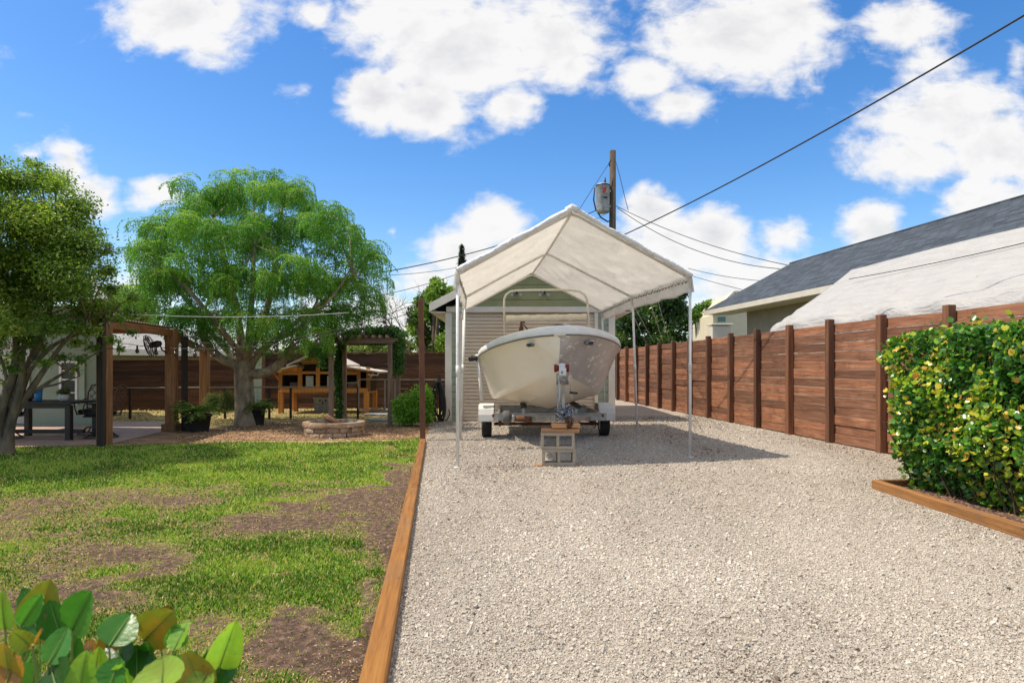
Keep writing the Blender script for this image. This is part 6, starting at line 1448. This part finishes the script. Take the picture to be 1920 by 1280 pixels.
# ---------------------------------------------------------------- utility pole and wires
def utility():
    Y = 30; xt = P(1149,283,Y); b = Vector((P(1147,600,Y).x, Y, 0)); t = thing('utility_pole', b, 'weathered wooden utility pole rising behind the canopy', 'utility pole')
    MB().tube([b, b.lerp(xt,.5), xt], [.19,.165,.14], 14).build('pole', M['utility'], t)
    c = P(1130,372,Y); c.y -= .1; h0 = P(1130,400,Y).z; h1 = P(1130,347,Y).z
    m = MB(); m.lathe([(0,h0),(.27,h0),(.295,h0+.06),(.31,h0+.1),(.31,h1-.1),(.325,h1-.08),(.325,h1-.02),(.2,h1+.03),(0,h1+.05)], (c.x,c.y,0), 28); tr = m.build('transformer', M['transformer'], t)
    m = MB(); m.lathe([(.30,h1-.09),(.335,h1-.085),(.335,h1-.04),(.3,h1-.035)], (c.x,c.y,0), 28, 'Z', True, False); m.build('lid_band', M['black'], tr)
    m = MB(); m.tube([(c.x+.1,c.y,h1),(c.x+.1,c.y,h1+.32)], [.05,.03], 8); m.build('bushing', M['black'], tr)
    m = MB(); q = []
    for j in range(16): a = 2*PI*j/16; q.append((c.x+.02+.09*math.cos(a)+.03*math.sin(a), h1-.34+.15*math.sin(a)))
    m.prism(q, c.y-.322, c.y-.302, 'Y'); m.build('emblem', M['oval'], tr)
    m = MB(); m.box((c.x+.06,c.y-.31,h1-.68),(.2,.02,.07)); m.build('number_plate', M['black'], tr)
    m = MB(); m.box((c.x+.34,c.y+.05,h1-.3),(.14,.1,.1)); m.box((c.x+.34,c.y+.05,h0+.3),(.14,.1,.1)); m.build('bracket', M['galv'], t)
    m = MB(); m.tube([P(1115,352,Y), P(1113,375,Y), P(1117,393,Y), P(1127,408,Y), P(1140,416,Y), P(1146,412,Y)], .035, 6); m.build('drop_cable', M['wire'], t)
    m = MB(); m.tube([P(1151,290,29.8), P(1162,330,29.8), P(1172,372,29.8), P(1178,395,29.8)], .014, 5); m.tube([P(1143,305,29.8), P(1110,355,29.9), P(1085,395,30)], .012, 5); m.tube([P(1146,300,29.7), P(1142,306,29.7), P(1143,312,29.7)], .03, 5); m.build('guy_lead', M['wire'], t)
utility()
def cable(a, b, sag, r, label, mat='wire', name='power_cable', grp=None, cat='cable', bulbs=0, n=40):
    a = Vector(a); b = Vector(b); pts = []
    for i in range(n+1):
        f = i/n; p = a.lerp(b,f); p.z -= sag*4*f*(1-f); pts.append(p)
    m = MB().tube(pts, r, 6)
    if not bulbs:
        o = m.build(name, M[mat], None, (a+b)/2); return tag(o, label, cat, grp)
    t = thing(name, (a+b)/2, label, cat, grp); m.build('cord', M[mat], t)
    for k in range(bulbs):
        f = (k+.5)/bulbs; p = a.lerp(b,f); p.z -= sag*4*f*(1-f)
        o = MB().lathe([(0,0),(.014,0),(.016,-.05),(0,-.05)], p, 8).build('socket', M['black'], t); MB().lathe([(.012,-.05),(.03,-.085),(.034,-.11),(.02,-.135),(0,-.14)], p, 10).build('bulb', M['bulb'], t)
cable(P(1168,441,14.2), P(2100,-78,6.0), .12, .0115, 'thick black service cable running to the upper right corner')
cable(P(1142,384,30), P(380,540,24), .9, .022, 'long black cable from the transformer down to the left')
cable(P(1155,386,30), P(1476,497,25), .28, .016, 'upper of two slack cables from the pole to the blue roof', grp='cables to the blue roof')
cable(P(1158,390,30), P(1462,504,25), .55, .016, 'lower and slacker of two cables from the pole to the blue roof', grp='cables to the blue roof')
cable(P(1290,503,28), P(1452,528,27), .1, .012, 'thin cable right of the canopy corner, higher of two', grp='thin cables right of the canopy')
cable(P(1280,512,28), P(1392,543,27), .02, .012, 'thin cable right of the canopy corner, lower of two', grp='thin cables right of the canopy')
cable(P(865,500,30), P(640,516,26), .15, .012, 'thin dark cable crossing the bare tree, upper', grp='thin cables left of the canopy')
cable(P(862,512,30), P(680,560,26), .10, .014, 'thin dark cable crossing the bare tree, sloping steeply', grp='thin cables left of the canopy')
cable(P(1150,392,29.5), P(1060,432,24), .1, .01, 'short thin cable between transformer and canopy peak')
cable(P(788,566,10.1), P(350,640,11.6), .25, .006, 'upper string of bulbs from the rusty post to the left', name='string_light', cat='string light', grp='string lights', bulbs=11)
cable(P(788,580,10.1), P(205,640,11.4), .33, .006, 'lower string of bulbs from the rusty post to the left', name='string_light', cat='string light', grp='string lights', bulbs=15)
cable(P(225,588,9.6), P(655,586,10.5), .06, .006, 'white thin cord stretched across the feathery tree', 'wirewhite', 'thin_cord', cat='cord')
for i, (a, b) in enumerate([((1182,561),(1225,640)),((1213,548),(1243,641)),((1228,545),(1255,640)),((1180,575),(1212,645))]):
    cable(P(a[0],a[1],11.2+i*.3), P(b[0],b[1],16+i*.5), .0, .006, ['leftmost upper white guy rope behind the canopy leg','second white guy rope, reaching the fence top','rightmost white guy rope behind the canopy','lowest white guy rope close to the middle canopy leg'][i], 'wirewhite', 'guy_rope', 'white guy ropes', 'rope')
cable(P(1592,523,12.5), P(1960,446,8.5), .03, .007, 'thin dark line running across the white tent', name='tent_line', cat='wire')  # thin dark line drawn just in front of the tent fabric
S.render.engine = 'CYCLES'
